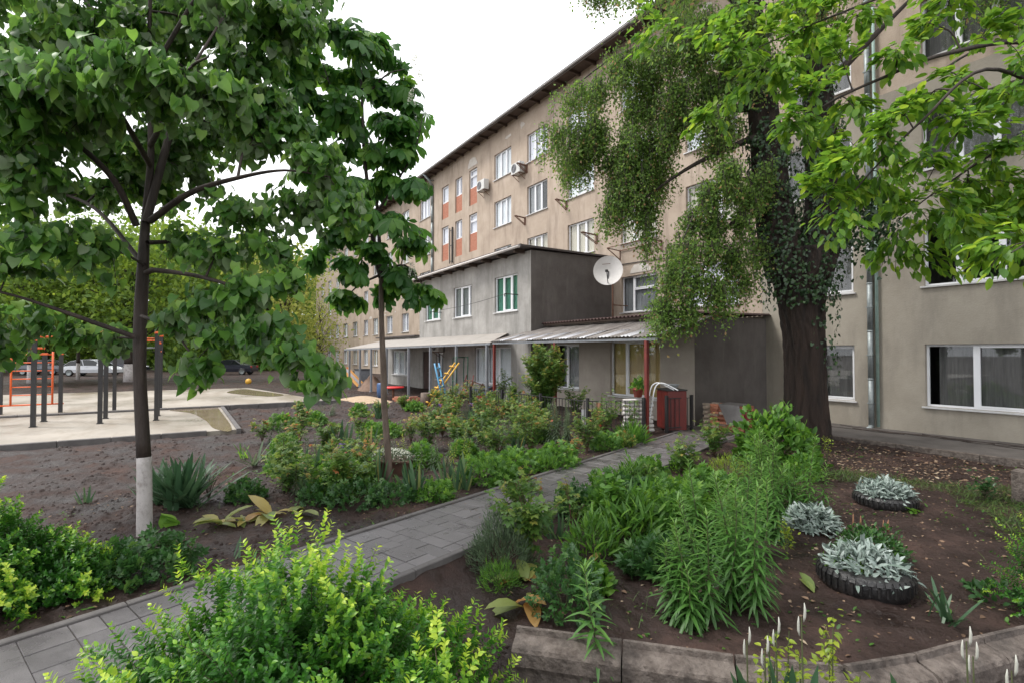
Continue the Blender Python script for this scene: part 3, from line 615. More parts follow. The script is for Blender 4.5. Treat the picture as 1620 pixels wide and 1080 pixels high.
# ---- cars beyond the playground
def wheel(mb_parent, x, y, r=.32):
    ty = MB(); ty.lathe([(r-.09,-.1),(r-.02,-.1),(r,-.07),(r,.07),(r-.02,.1),(r-.09,.1)], n=20); V = [(x+p[0], y+p[2], r+p[1]) for p in ty.v]
    w = MB().add(V, ty.f, True).build('wheel', M['rubber'], mb_parent)
    rm = MB(); n = 18; rm.add([(x+(r-.09)*math.cos(2*math.pi*k/n), y+(-.09 if y < 0 else .09), r+(r-.09)*math.sin(2*math.pi*k/n)) for k in range(n)]+[(x+.03*math.cos(2*math.pi*k/n), y+(-.05 if y < 0 else .05), r+.03*math.sin(2*math.pi*k/n)) for k in range(n)], [(k,(k+1)%n,n+(k+1)%n,n+k) for k in range(n)]+[tuple(range(n,2*n))])
    rm.build('rim', M['metal'], w)
def car(loc, rz, paint, label, prof='hatch', L=4.4):
    t = empty('parked_car', loc, label, 'car', 'cars parked beyond the playground', rz); W2 = .87; h = L/2
    low = [(-h,.32),(-h,.62),(-h+.08,.86),(-h+.9,.95),(.9,.95),(1.5,.9),(h-.25,.74),(h-.04,.6),(h,.32)]
    top = {'hatch': [(-h+.25,.93),(-h+.75,1.33),(-h+1.5,1.48),(.1,1.5),(.55,1.42),(1.45,.92)], 'van': [(-h+.04,.93),(-h+.15,1.5),(-h+.5,1.75),(.3,1.8),(.8,1.6),(1.5,.95)], 'sedan': [(-h+.85,.94),(-h+1.5,1.36),(-h+1.9,1.43),(.1,1.43),(.5,1.36),(1.35,.93)]}[prof]
    n = len(low); mb = MB()
    for P, w0, w1 in ((low, W2, W2),):
        rows = [(-W2,0),(-W2+.0,0),(W2,0)]
        V = [(x,-W2+(.06 if z > .8 else (.03 if z < .4 else 0)),z) for x,z in P]+[(x,W2-(.06 if z > .8 else (.03 if z < .4 else 0)),z) for x,z in P]
        mb.add(V, [tuple(range(n)), tuple(reversed(range(n,2*n)))]+[(i,n+i,n+(i+1)%n,(i+1)%n) for i in range(n)])
    pm = mat('paint_'+label.split()[0], paint, None, rough=.25, spec=.6); mb.build('body', pm, t)
    m = len(top); z0, z1 = .93, max(z for _,z in top)
    ins = lambda z: .08+.14*(z-z0)/(z1-z0)
    V = [(x,-W2+ins(z),z) for x,z in top]+[(x,W2-ins(z),z) for x,z in top]
    MB().add(V, [tuple(range(m)), tuple(reversed(range(m,2*m)))]+[(i,m+i,m+i+1,i+1) for i in range(m-1)]).build('glasshouse', mat('car_glass', (.015,.018,.02), None, rough=.05), t)
    rp = [p for p in top if p[1] > z1-.2]
    V = [(x,-W2+ins(z)-.005,z+.012) for x,z in rp]+[(x,W2-ins(z)+.005,z+.012) for x,z in rp]; k = len(rp)
    MB().add(V+[(x,y,z-.03) for x,y,z in V], [(i,k+i,k+i+1,i+1) for i in range(k-1)]+[(i,i+1,2*k+i+1,2*k+i) for i in range(k-1)]+[(k+i+1,k+i,3*k+i,3*k+i+1) for i in range(k-1)]).build('roof', pm, t)
    pl = MB()
    for s in (-1, 1):
        for x in (-.25, 1.0 if prof != 'sedan' else .85): pl.bar((x,s*(W2-.075),.93),(x-.25,s*(W2-.2),z1-.02), .07, .03)
        pl.bar((top[0][0],s*(W2-.08),.93),(rp[0][0],s*(W2-.2),rp[0][1]), .09, .03); pl.bar((top[-1][0],s*(W2-.08),.93),(rp[-1][0],s*(W2-.2),rp[-1][1]), .06, .03)
    pl.build('pillars', pm, t)
    for x in (-h+.8, h-.85):
        for y in (-W2+.06, W2-.06): wheel(t, x, y)
    for s in (-1, 1):
        MB().bbox(h-.22, h-.03, s*.62-.16, s*.62+.16, .6, .72, .02).build('headlight', mat('lamp_glass', (.7,.72,.75), None, rough=.1), t)
        MB().bbox(-h-.01, -h+.1, s*.64-.14, s*.64+.14, .68, .86, .02).build('tail_light', mat('red_lamp', (.35,.02,.02), None, rough=.2), t)
        MB().bbox(.95, 1.12, s*(W2+.06)-.07, s*(W2+.06)+.07, .93, 1.06, .02).build('mirror', pm, t)
        MB().bar((-.1,s*(W2+.005),.82),(.1,s*(W2+.005),.82), .03).build('handle', pm, t)
pc = gp(147, 594); car((pc[0], pc[1], 0), math.radians(62), (.6,.62,.66), 'silver white hatchback parked beyond the playground left of the linden trunk', 'hatch', 4.5)
pc = gp(196, 592); car((pc[0]-5.5, pc[1]-.5, 0), math.radians(62), (.02,.022,.035), 'dark van parked close behind the silver hatchback', 'van', 4.4)
pc = gp(366, 592); car((pc[0], pc[1], 0), math.radians(240), (.02,.025,.06), 'dark blue saloon parked under the far trees in the centre left', 'sedan', 4.4)
pc = gp(60, 594); car((pc[0]-3, pc[1], 0), math.radians(62), (.1,.11,.13), 'grey car mostly hidden behind the orange wall bars', 'sedan', 4.3)
b = MB().lathe([(.002,-.2)]+[(.2*math.sin(a), -.2*math.cos(a)) for a in np.linspace(.2, 2.94, 12)]+[(.002,.2)], n=20).build('ball', mat('ball_yellow', (.7,.4,.04), (.6,.32,.04), 5, .4)); b.location = tuple(gp(393,607)+np.array([0,0,.18])); tag(b, 'small orange yellow ball lying on the bare soil behind the playground', 'ball')
# ---- black railing with things behind it
def railing(name, pts, label, h=.92, posts=True):
    t = empty(name, (*pts[0], 0), label, 'fence'); o = np.array(pts[0])
    for a, b in zip(pts, pts[1:]):
        a = np.array(a)-o; b = np.array(b)-o; Ln = np.hypot(*(b-a)); n = max(1, int(Ln/.125))
        for z in (.14, h-.02): MB().bar((*a,z),(*b,z), .03, .02).build('rail', M['black'], t)
        for k in range(1, n):
            p = a+(b-a)*k/n; MB().bar((*p,.1),(*p,h-.03), .014).build('bar', M['black'], t)
        m = max(1, round(Ln/2.1))
        for k in range(m+1):
            p = a+(b-a)*k/m
            if k < m or (b+o == np.array(pts[-1])).all(): MB().box(p[0]-.035, p[0]+.035, p[1]-.035, p[1]+.035, -.1, h+.06).build('post', M['black'], t)
    return t
railing('railing', [(-16.4,-7.9),(-10.5,-7.55),(-9.85,-6.15)], 'low black iron railing behind the roses in front of the low annex')
railing('railing', [(-9.68,-5.45),(-9.5,-4.65)], 'short black iron railing end beside the red cabinet', h=.95)
sack = mat('white_sack', (.62,.6,.58), (.5,.47,.45), 6, .7, .3, 20)
sm_ = MB(); P = cat([(-.42,0,0,.02),(-.40,0,0,.055),(-.2,0,0,.062),(0,0,.003,.064),(.2,0,0,.062),(.4,0,0,.055),(.42,0,0,.02)], 3)
sm_.tube([p[:3] for p in P], [p[3] for p in P], 10); sm_.v = [(x, y*1.5, z) for x,y,z in sm_.v]; sme = sm_.mesh('white_roll', sack)
pc = gp(1010, 690); d = np.array([-9.95+10.45, -6.2+7.4]); d /= np.hypot(*d)
for k in range(8):
    o = link('white_roll', sme, None, (-10.2+rr.uniform(-.02,.02), -6.0+rr.uniform(-.02,.02), .07+k*.112)); o.rotation_euler = (0, 0, math.radians(58)+rr.uniform(-.05,.05)); o.scale = (1+rr.uniform(-.05,.05), 1, .95)
    tag(o, ['lowest','second lowest','third from the bottom','fourth from the bottom','fifth from the bottom','third from the top','second from the top','topmost'][k]+' white rolled sack of the tall stack behind the railing', 'sack', 'white sacks stacked behind the railing')
pot = empty('flower_pot', (-10.2,-6.0,.96), 'red flower pot with a green plant on the stack of white sacks', 'flower pot')
MB().lathe([(.002,0),(.1,0),(.14,.2),(.15,.2),(.15,.24),(.12,.24),(.11,.18),(.002,.18)], n=16).build('pot', mat('terracotta_red', (.4,.09,.06), (.3,.07,.05), 8, .6), pot)
POTP = pot
c = empty('red_cabinet', (-9.93,-4.95,0), 'dark red metal cabinet standing behind the railing by the annex wall', 'cabinet', None, math.radians(-25)); c.scale = (.92,.92,.97)
cm = mat('red_cabinet_paint', (.15,.018,.014), (.09,.014,.012), 4, .4, .1)
MB().bbox(-.38,.38,-.3,.3,.06,1.16,.015).build('body', cm, c); MB().bbox(-.36,-.005,-.325,-.303,.1,1.12,.005).build('door', cm, c); MB().bbox(.005,.36,-.325,-.303,.1,1.12,.005).build('door', cm, c)
MB().bbox(-.4,.4,-.33,.32,1.163,1.2,.01).build('top', M['black'], c)
for x in (-.3,.3): MB().box(x-.04,x+.04,-.2,.2,0,.058).build('foot', M['black'], c)
bw = MB().lathe([(.002,0),(.09,0),(.17,.12),(.19,.13),(.16,.12),(.08,.02),(.002,.02)], n=18).build('bowl', mat('enamel', (.6,.63,.66), None, rough=.3)); bw.location = (-9.88,-4.95,1.166); tag(bw, 'white enamel bowl on top of the red cabinet', 'bowl')
fr = empty('bent_tube_frame', (-10.05,-5.75,0), 'white bent tube frame leaning against the red cabinet', 'tube frame')
for k, off in enumerate((0, .14)): MB().tube(cat([(-.1+off,-.1,0),(-.05+off,.0,.6),(.0+off,.08,1.15),(.08+off,.14,1.32),(.25+off,.2,1.34),(.62+off,.3,1.18)], 6), .017, 8).build('tube', M['white'], fr)
MB().bar((-.06,0,.5),(.1,0,.5), .02).build('crossbar', M['white'], fr)
bd = MB().bar((-10.08,-6.0,0),(-10.0,-5.75,1.0), .22, .025).build('plank', mat('grey_plank', (.25,.22,.2), (.35,.32,.3), 6, .8, stretch=(8,8,1))); tag(bd, 'grey upright plank leaning beside the white tube frame', 'plank')
bd = MB().bar((-10.62,-7.05,.05),(-10.66,-7.02,.82), .5, .03, (.5,.86,0)).build('board', mat('orange_board', (.28,.13,.07), (.2,.1,.06), 4, .8)); tag(bd, 'orange brown board leaning behind the railing left of the white sacks', 'board')
bd = MB().bar((-10.95,-7.3,.05),(-11.0,-7.26,.62), .6, .02, (.5,.86,0)).build('sheet', mat('pale_plastic', (.42,.43,.45), (.32,.32,.34), 3, .4)); tag(bd, 'pale plastic sheet standing behind the railing beside the orange brown board', 'sheet')
bp = empty('brick_pile', (-8.95,-3.75,.04), 'stacked pile of old bricks under a tarpaulin in the dark corner', 'brick pile')
bm = [MB().bbox(-.12,.12,-.06,.06,0,.062,.006).mesh('brick', m_) for m_ in (M['brick'], mat('pale_brick', (.42,.33,.26), (.5,.42,.34), 10, .9, .3, 60, rnd=.3))]
for l in range(11):
    for i in range(5):
        for j in range(2):
            o = link('brick', bm[0 if (i*7+l*3+j) % 5 and i > 0 else 1], bp, (-.55+i*.255+rr.uniform(-.015,.015)+(l%2)*.06, -.2+j*.4+rr.uniform(-.02,.02)-.08*(l%2), l*.064)); o.rotation_euler = (0,0,rr.uniform(-.08,.08)+(math.pi/2 if i == 0 and l % 2 else 0))
tp = MB(); V = [(-.1,-.33,.72),(.55,-.36,.715),(.75,-.42,.25),(.25,-.44,.2),(-.1,.2,.735),(.55,.2,.735)]; tp.add(V+[(x,y-.012,z+.012) for x,y,z in V], [(0,1,5,4),(0,3,2,1),(10,11,7,6),(7,8,9,6),(3,9,8,2),(0,6,9,3),(1,2,8,7)]); tp.build('tarpaulin', mat('grey_tarp', (.12,.11,.11), (.18,.17,.165), 3, .5), bp)
MB().bbox(.55,.85,-.3,.1,0,.55,.03).build('red_drum', mat('deep_red', (.16,.02,.025), None, rough=.5), bp)
# ---- discarded playground equipment under the pale canopy
def frame(name, loc, label, tubes, catg, rz=0, r=.025):
    t = empty(name, loc, label, catg, None, rz)
    for pn, m, pts in tubes: MB().tube(pts, r, 7).build(pn, M[m], t)
    return t
p = gp(672, 640); 
tub = [('rail','yellow',[(0,0,0),(1.15,.5,1.75)]),('rail','yellow',[(.35,-.3,0),(1.5,.2,1.75)])]+[('rung','yellow',[(.0+k*.19,.0+k*.083,.15+k*.29),(.35+k*.19,-.3+k*.083,.15+k*.29)]) for k in range(6)]
frame('climbing_ladder', (p[0],p[1],0), 'yellow metal climbing ladder leaning under the pale canopy', tub, 'ladder', math.radians(35), .035)
p = gp(703, 645)
tub = [('rail','blue',[(0,0,0),(.1,.4,1.75)]),('rail','blue',[(.7,-.1,0),(.8,.3,1.75)])]+[('rung','blue',[(.02*k,.09*k,.1+.36*k),(.7+.02*k,-.1+.09*k,.1+.36*k)]) for k in range(5)]
frame('climbing_ladder', (p[0],p[1],0), 'light blue metal ladder leaning beside the yellow ladder', tub, 'ladder', math.radians(150), .035)
p = gp(716, 632)
tub = [('hoop','green',cat([(0,0,0),(.05,0,1.5),(.15,0,1.85),(.45,0,1.95),(1.2,0,1.95),(1.5,0,1.8),(1.2,0,.1)],5)),('hoop','green',cat([(0,.5,0),(.05,.5,1.5),(.15,.5,1.85),(.45,.5,1.95),(1.2,.5,1.95),(1.5,.5,1.8),(1.2,.5,.1)],5)),('tie','green',[(.6,0,1.95),(.6,.5,1.95)]),('tie','green',[(.05,0,.9),(1.35,0,.9)])]
frame('climbing_hoop', (p[0],p[1],0), 'dark green tubular climbing frame behind the leaning ladders', tub, 'climbing frame', math.radians(-20))
tub = [('leg','red',[(0,0,0),(.3,.1,1.2)]),('leg','red',[(.5,-.2,0),(.7,-.1,1.2)])]+[('rung','rust',[(.07*k,.02*k,.15+.27*k),(.5+.05*k,-.2+.02*k,.15+.27*k)]) for k in range(4)]
p = gp(727, 636); frame('climbing_ladder', (p[0],p[1],0), 'short dark red ladder beside the post left of the scrap heap', tub, 'ladder', math.radians(40))
p = gp(745, 630); t = empty('seesaw', (p[0],p[1],0), 'dismantled seesaw with blue boards and brown iron frames under the canopy', 'seesaw', None, math.radians(20))
MB().bar((-.2,0,.35),(1.4,.2,.62), .28, .04).build('seat_board', M['blue'], t); MB().bar((.9,-.4,.3),(1.9,-.2,.55), .25, .04).build('seat_board', M['blue'], t)
MB().tube([(-.3,0,0),(.1,.1,.8),(.8,.1,.6),(1.1,0,0)], .03, 6).tube([(.5,-.3,.0),(.9,-.2,.75),(1.5,-.3,.1)], .03, 6).tube([(-.3,.3,.1),(1.8,-.1,.75)], .025, 6).build('frame', M['rust'], t)
def dish_(name, px, py, r, h, m, label, c_):
    q = gp(px, py); o = MB().lathe([(.002,0),(r*.7,0),(r,h),(r+.02,h),(r*.72,.03),(.002,.03)], n=20).build(name, m); o.location = (q[0], q[1], .02); return tag(o, label, c_)
redp = mat('red_plastic', (.6,.03,.03), None, rough=.35)
dish_('basin', 765, 634, .35, .22, redp, 'red plastic basin beside the dismantled seesaw', 'basin')
stand = empty('play_table', (*gp(622,630)[:2],0), 'small table with a bright red round top right of the chestnut trunk', 'table')
MB().lathe([(.002,.5),(.5,.5),(.52,.53),(.5,.56),(.002,.56)], n=20).build('table_top', redp, stand); MB().tube([(0,0,0),(0,0,.5)], .06, 8).build('leg', M['rust'], stand)
for px, py, a_, lb in ((630,634,.4,'terracotta brick block on the sand right of the red topped table'),(655,634,1.2,'pair of old bricks at the foot of a grey canopy post')):
    q = gp(px, py); t = empty('brick_stack', (q[0],q[1],0), lb, 'bricks', None, a_)
    for k in range(5): o = link('brick', bm[0], t, (rr.uniform(-.1,.1), (k%2)*.14-.07, .0+(k//2)*.064)); o.rotation_euler = (0,0,rr.uniform(-.3,.3)); o.scale = (1.6,1.3,1.4)
q = gp(673, 640); st = MB(); st.tube([(0,0,-.05),(0,0,.25),(.01,0,.5)], [.24,.21,.2], 14, bump=.06).build('stump', M['barkbrown']).location = (q[0],q[1],0); st_ = bpy.data.objects['stump']; tag(st_, 'pale cut log stump at the foot of a canopy post by the door', 'stump')
q = gp(556, 612); t = empty('slide', (q[0],q[1],0), 'small slide with orange sides standing beyond the end of the canopy', 'slide', None, math.radians(35)); t.scale = (.62,.62,.62)
for y in (-.45,.45): MB().bar((-.9,y,1.9),(1.2,y,.2), .06, .28).build('side_rail', mat('slide_orange', (.75,.38,.12), None, rough=.4), t)
MB().bar((-.9,0,1.8),(1.2,0,.12), .84, .03).build('chute', mat('slide_grey', (.5,.53,.58), None, rough=.3), t)
for y in (-.4,.4): MB().bar((-.9,y,0),(-.9,y,2.0), .07).build('leg', M['orange'], t)
MB().box(-1.5,-.9,-.45,.45,1.7,1.78).build('platform', M['wood'], t)
q = gp(588, 617); mb = MB(); V = []; nr, na = 6, 16
for k in range(nr+1):
    for i in range(na):
        a_ = 2*math.pi*i/na; f = k/nr; V.append((1.5*f*math.cos(a_)*(1+.15*math.sin(3*a_)), 1.1*f*math.sin(a_), 1.0*(1-f**1.6)*(1+.15*math.sin(5*a_+k))))
mb.add(V, [(k*na+i,(k+1)*na+i,(k+1)*na+(i+1)%na,k*na+(i+1)%na) for k in range(nr) for i in range(na)], True); o = mb.build('tarpaulin_heap', mat('brown_sheet', (.13,.08,.055), (.22,.14,.1), 2, .8, .6, 8)); o.location = (q[0],q[1],0); o.scale = (.7,.7,.8); tag(o, 'heap covered with a brown sheet beyond the chestnut trunk', 'heap')
q = gp(573, 606); t = empty('dark_bin', (q[0],q[1],0), 'dark grey box bin behind the brown covered heap', 'bin'); MB().bbox(-.5,.5,-.4,.4,0,.95,.03).build('body', M['greypaint'], t); MB().bbox(-.54,.54,-.44,.44,.953,1.02,.02).build('lid', M['black'], t)
q = gp(604, 628); o = MB().lathe([(.002,0),(.22,0),(.24,.3),(.24,.62),(.2,.7),(.002,.7)], n=16).build('barrel', mat('blue_plastic', (.03,.08,.2), None, rough=.4)); o.location = (q[0],q[1],0); tag(o, 'small dark blue barrel left of the chestnut trunk', 'barrel')
# sand spill
q = gp(575, 632); mb = MB(); n = 22; V = [(0,0,.16)]+[(1.1*(1+.25*math.sin(3*a_))*math.cos(a_), .75*(1+.2*math.cos(2*a_))*math.sin(a_), .09) for a_ in np.linspace(0,6.28,n,endpoint=False)]+[(2.2*(1+.25*math.sin(3*a_))*math.cos(a_), 1.4*(1+.2*math.cos(2*a_))*math.sin(a_), -.06) for a_ in np.linspace(0,6.28,n,endpoint=False)]
mb.add(V, [(0,1+i,1+(i+1)%n) for i in range(n)]+[(1+i,1+n+i,1+n+(i+1)%n,1+(i+1)%n) for i in range(n)], True); o = mb.build('sand', mat('yellow_sand', (.36,.26,.17), (.48,.36,.25), 6, .95, .6, 40)); o.location = (q[0],q[1],0); tag(o, kind='structure')
# ---- concrete kerb blocks of the right bed
K = empty('retaining_kerb', (float(KA[0]), float(KA[1]), 0), 'low weathered concrete kerb wall edging the right flower bed', 'kerb wall')
def kseg(a, b, n):
    a = np.array(a[:2]); b = np.array(b[:2]); d = (b-a)/np.hypot(*(b-a)); nv = np.array([d[1], -d[0]])
    if nv@(CP[:2]-a) < 0: nv = -nv
    for k in range(n):
        p = a+(b-a)*(k/n)+d*.006; q = a+(b-a)*((k+1)/n)-d*.006; ns = 22; V = []
        prof = [(0,-.45),(.0,.085),(.015,.10),(.045,.10),(.055,.06),(.16,.04),(.19,.025),(.205,.0),(.205,-.10),(.185,-.14),(.185,-.45)]
        for i in range(ns+1):
            c = p+(q-p)*i/ns
            for j, (o_, z) in enumerate(prof):
                w = (math.sin(i*1.7+k*3+j)*.5+math.sin(i*4.1+j*2.3)*.5)*.005 if 0 < j < 10 else 0
                e = c+nv*(o_+w); V.append((e[0]-K.location[0], e[1]-K.location[1], z+w*.7))
        m = len(prof); F = [(i*m+j,(i+1)*m+j,(i+1)*m+j+1,i*m+j+1) for i in range(ns) for j in range(m-1)]+[tuple(range(m)), tuple(ns*m+j for j in reversed(range(m)))]
        MB().add(V, F).build('block', M['conc'], K)
kp = [KA, gp(985,1012,.08), gp(1160,1036,.08), KB]; kq = [KB, gp(1440,1034,.08), gp(1545,1006,.08), gp(1660,980,.08), KC]
for a, b in list(zip(kp, kp[1:]))+list(zip(kq, kq[1:])): kseg(a, b, 1)
# ---- tyres used as planters
def tyre(px, py, R, label, w=.2, z=-.1):
    q = gp(px, py, z); t = empty('tyre_planter', (q[0],q[1],z), label, 'tyre planter', 'old tyres used as planters')
    mb = MB(); r0 = R*.62; prof = [(r0,w*.98),(r0+.03,w),(R*.86,w*1.02),(R*.95,w*.93),(R,w*.78),(R*1.0,w*.3),(R*.96,w*.06),(R*.9,-.04),(r0,-.04)]
    mb.lathe(prof, n=40); mb.build('tyre', M['rubber'], t)
    gb = MB()
    for k in range(36):
        a_ = 2*math.pi*k/36; c_, s_ = math.cos(a_), math.sin(a_); gb.bar((R*.955*c_,R*.955*s_,w*.92),(R*1.012*c_,R*1.012*s_,w*.72), .045, .02).bar((R*1.006*c_,R*1.006*s_,w*.7),(R*1.006*c_,R*1.006*s_,w*.25), .03, .02)
    gb.build('tread', M['rubber'], t)
    MB().lathe([(r0+.01,w*.7),(r0*.5,w*.8),(.002,w*.85)], n=24).build('earth', M['soil'], t); return t, q
TY1 = tyre(1368, 925, .40, 'glossy black tyre planter full of silver lambs ear nearest the camera')
TY2 = tyre(1400, 797, .40, 'dull black tyre planter of silver lambs ear farther back by the grass', .16)
q = gp(612, 752); pbx = empty('planter_box', (q[0]-.1,q[1]+.1,0), 'rust brown planter box of white alyssum behind the chestnut trunk', 'planter box', None, math.radians(57.5)); MB().bbox(-.36,.36,-.26,.26,-.05,.27,.02).box(-.39,.39,-.29,.29,.24,.275).build('box', mat('rust_box', (.05,.024,.016), (.09,.04,.026), 5, .7), pbx)
# right edge: stone post
q = gp(1622, 790, -.05); o = MB().bbox(-.13,.13,-.13,.13,-.1,.42,.02).build('stone_post', M['conc']); o.location = (q[0],q[1],-.02); tag(o, 'short concrete post cut by the right edge beside the apron', 'post')
# vines crawling over the apron
mb = MB(); rv = random.Random(2)
for k in range(9):
    x = -8.2+k*.5; y = -.3-rv.random()*.5; P = []
    for i in range(9): P.append((x, y, .066)); x += .28+rv.uniform(-.1,.1); y += rv.uniform(-.16,.10)
    mb.tube(cat(P, 3), .008+.008*rv.random(), 5)
o = mb.build('creeper_stems', M['bark']); tag(o, 'bare creeper stems crawling over the apron below the cream wall', 'creeper')
# ================================================================ foliage
def strip(widths, ts, fold=.15, curl=.25, wave=0.):
    """leaf along +Y with a folded midrib; widths are half widths at ts"""
    V, F = [], []; n = len(ts)
    for i, (t, w) in enumerate(zip(ts, widths)):
        z = -curl*t*t; wv = wave*math.sin(t*9)
        V += [(-w, t, z+fold*w+wv), (0, t, z), (w, t, z+fold*w-wv)]
    for i in range(n-1):
        a = 3*i; b = a+3
        F += [(a,a+1,b+1),(a,b+1,b),(a+1,a+2,b+2),(a+1,b+2,b+1)]
    V = np.array(V); F = [f for f in F if len({tuple(np.round(V[k],5)) for k in f}) == 3]
    return V, np.array(F)
def comb(parts):                         # parts: (template, angle, scale, (x,y,z), tilt)
    Vs, Fs, b = [], [], 0
    for (V, F), ang, sc, off, tilt in parts:
        c, s = math.cos(ang), math.sin(ang); ct, st = math.cos(tilt), math.sin(tilt)
        W_ = V*sc; W_ = np.stack([W_[:,0], W_[:,1]*ct-W_[:,2]*st, W_[:,1]*st+W_[:,2]*ct], 1)
        W_ = np.stack([W_[:,0]*c-W_[:,1]*s, W_[:,0]*s+W_[:,1]*c, W_[:,2]], 1)+np.array(off)
        Vs.append(W_); Fs.append(F+b); b += len(V)
    return np.vstack(Vs), np.vstack(Fs)
T = {}
T['oval'] = strip([.0,.20,.25,.17,0], [0,.22,.5,.78,1], .25, .12)
T['oval2'] = strip([.0,.27,.24,0], [0,.3,.62,1], .3, .18)
T['lin'] = strip([.12,.40,.50,.49,.39,.24,.09,0], [0,.0,.16,.36,.58,.78,.94,1.08], .2, .26, .012); V_ = T['lin'][0]; V_[0:6:3,1] -= .02; V_[3,1] -= .1; V_[5,1] -= .1
T['lance'] = strip([.03,.075,.07,.045,0], [0,.25,.5,.78,1], .3, .35)
T['blade'] = strip([.035,.045,.046,.04,.026,0], [0,.2,.45,.7,.88,1], .12, .10)
T['grass'] = strip([.02,.022,.014,0], [0,.35,.75,1], .2, .45)
T['big'] = strip([.04,.14,.21,.2,.13,0], [0,.15,.38,.62,.85,1], .35, .35, .015)
T['needle'] = strip([.05,.05,0], [0,.6,1], 0, .1)
T['small'] = strip([.0,.30,0], [0,.5,1], .25, .1)
T['felt'] = strip([.04,.11,.14,.1,0], [0,.25,.55,.82,1], .3, .5)
lf = strip([.0,.07,.19,.2,0], [0,.3,.62,.82,1], .3, .35)
T['palm'] = comb([(lf, a, s, (0,0,0), -.15-.25*abs(a)/1.9) for a, s in ((0,1),(.6,.95),(-.6,.95),(1.2,.78),(-1.2,.78),(1.9,.5),(-1.9,.5))])
ro = strip([.0,.33,0], [0,.5,1], .28, .15)
T['rose'] = comb([(ro,0,.5,(0,.55,0),-.1),(ro,1.0,.45,(0,.5,0),-.1),(ro,-1.0,.45,(0,.5,0),-.1),(ro,1.1,.36,(0,.25,0),-.1),(ro,-1.1,.36,(0,.25,0),-.1)])
wl = strip([.0,.19,.21,0], [0,.35,.68,1], .2, .2)
T['walnut'] = comb([(wl,0,.55,(0,.6,0),-.25)]+[(wl,sg*1.0,.46-.06*k,(0,.62-.22*k,0),-.3) for k in range(2) for sg in (1,-1)])
T['peony'] = comb([(strip([.0,.19,0],[0,.5,1],.3,.25),a,s,(0,.3,0),-.1) for a, s in ((0,.7),(.7,.6),(-.7,.6),(1.5,.45),(-1.5,.45))])
def nz(a): return a/np.maximum(np.linalg.norm(a, axis=-1, keepdims=True), 1e-9)
def rnd_dirs(n): return nz(rng.normal(size=(n,3)))
ORD = ['first','second','third','fourth','fifth','sixth','seventh','eighth','ninth','tenth','eleventh','twelfth','thirteenth','fourteenth','fifteenth','sixteenth','seventeenth','eighteenth','nineteenth','twentieth','twenty first','twenty second','twenty third','twenty fourth','twenty fifth','twenty sixth']
def order_labels(objs, fmt):
    objs = sorted(objs, key=lambda o: float(proj(np.array([o.location]))[0][0]))
    for k, o in enumerate(objs): o['label'] = fmt.format(ORD[min(k, len(ORD)-1)])
LM_CACHE = {}
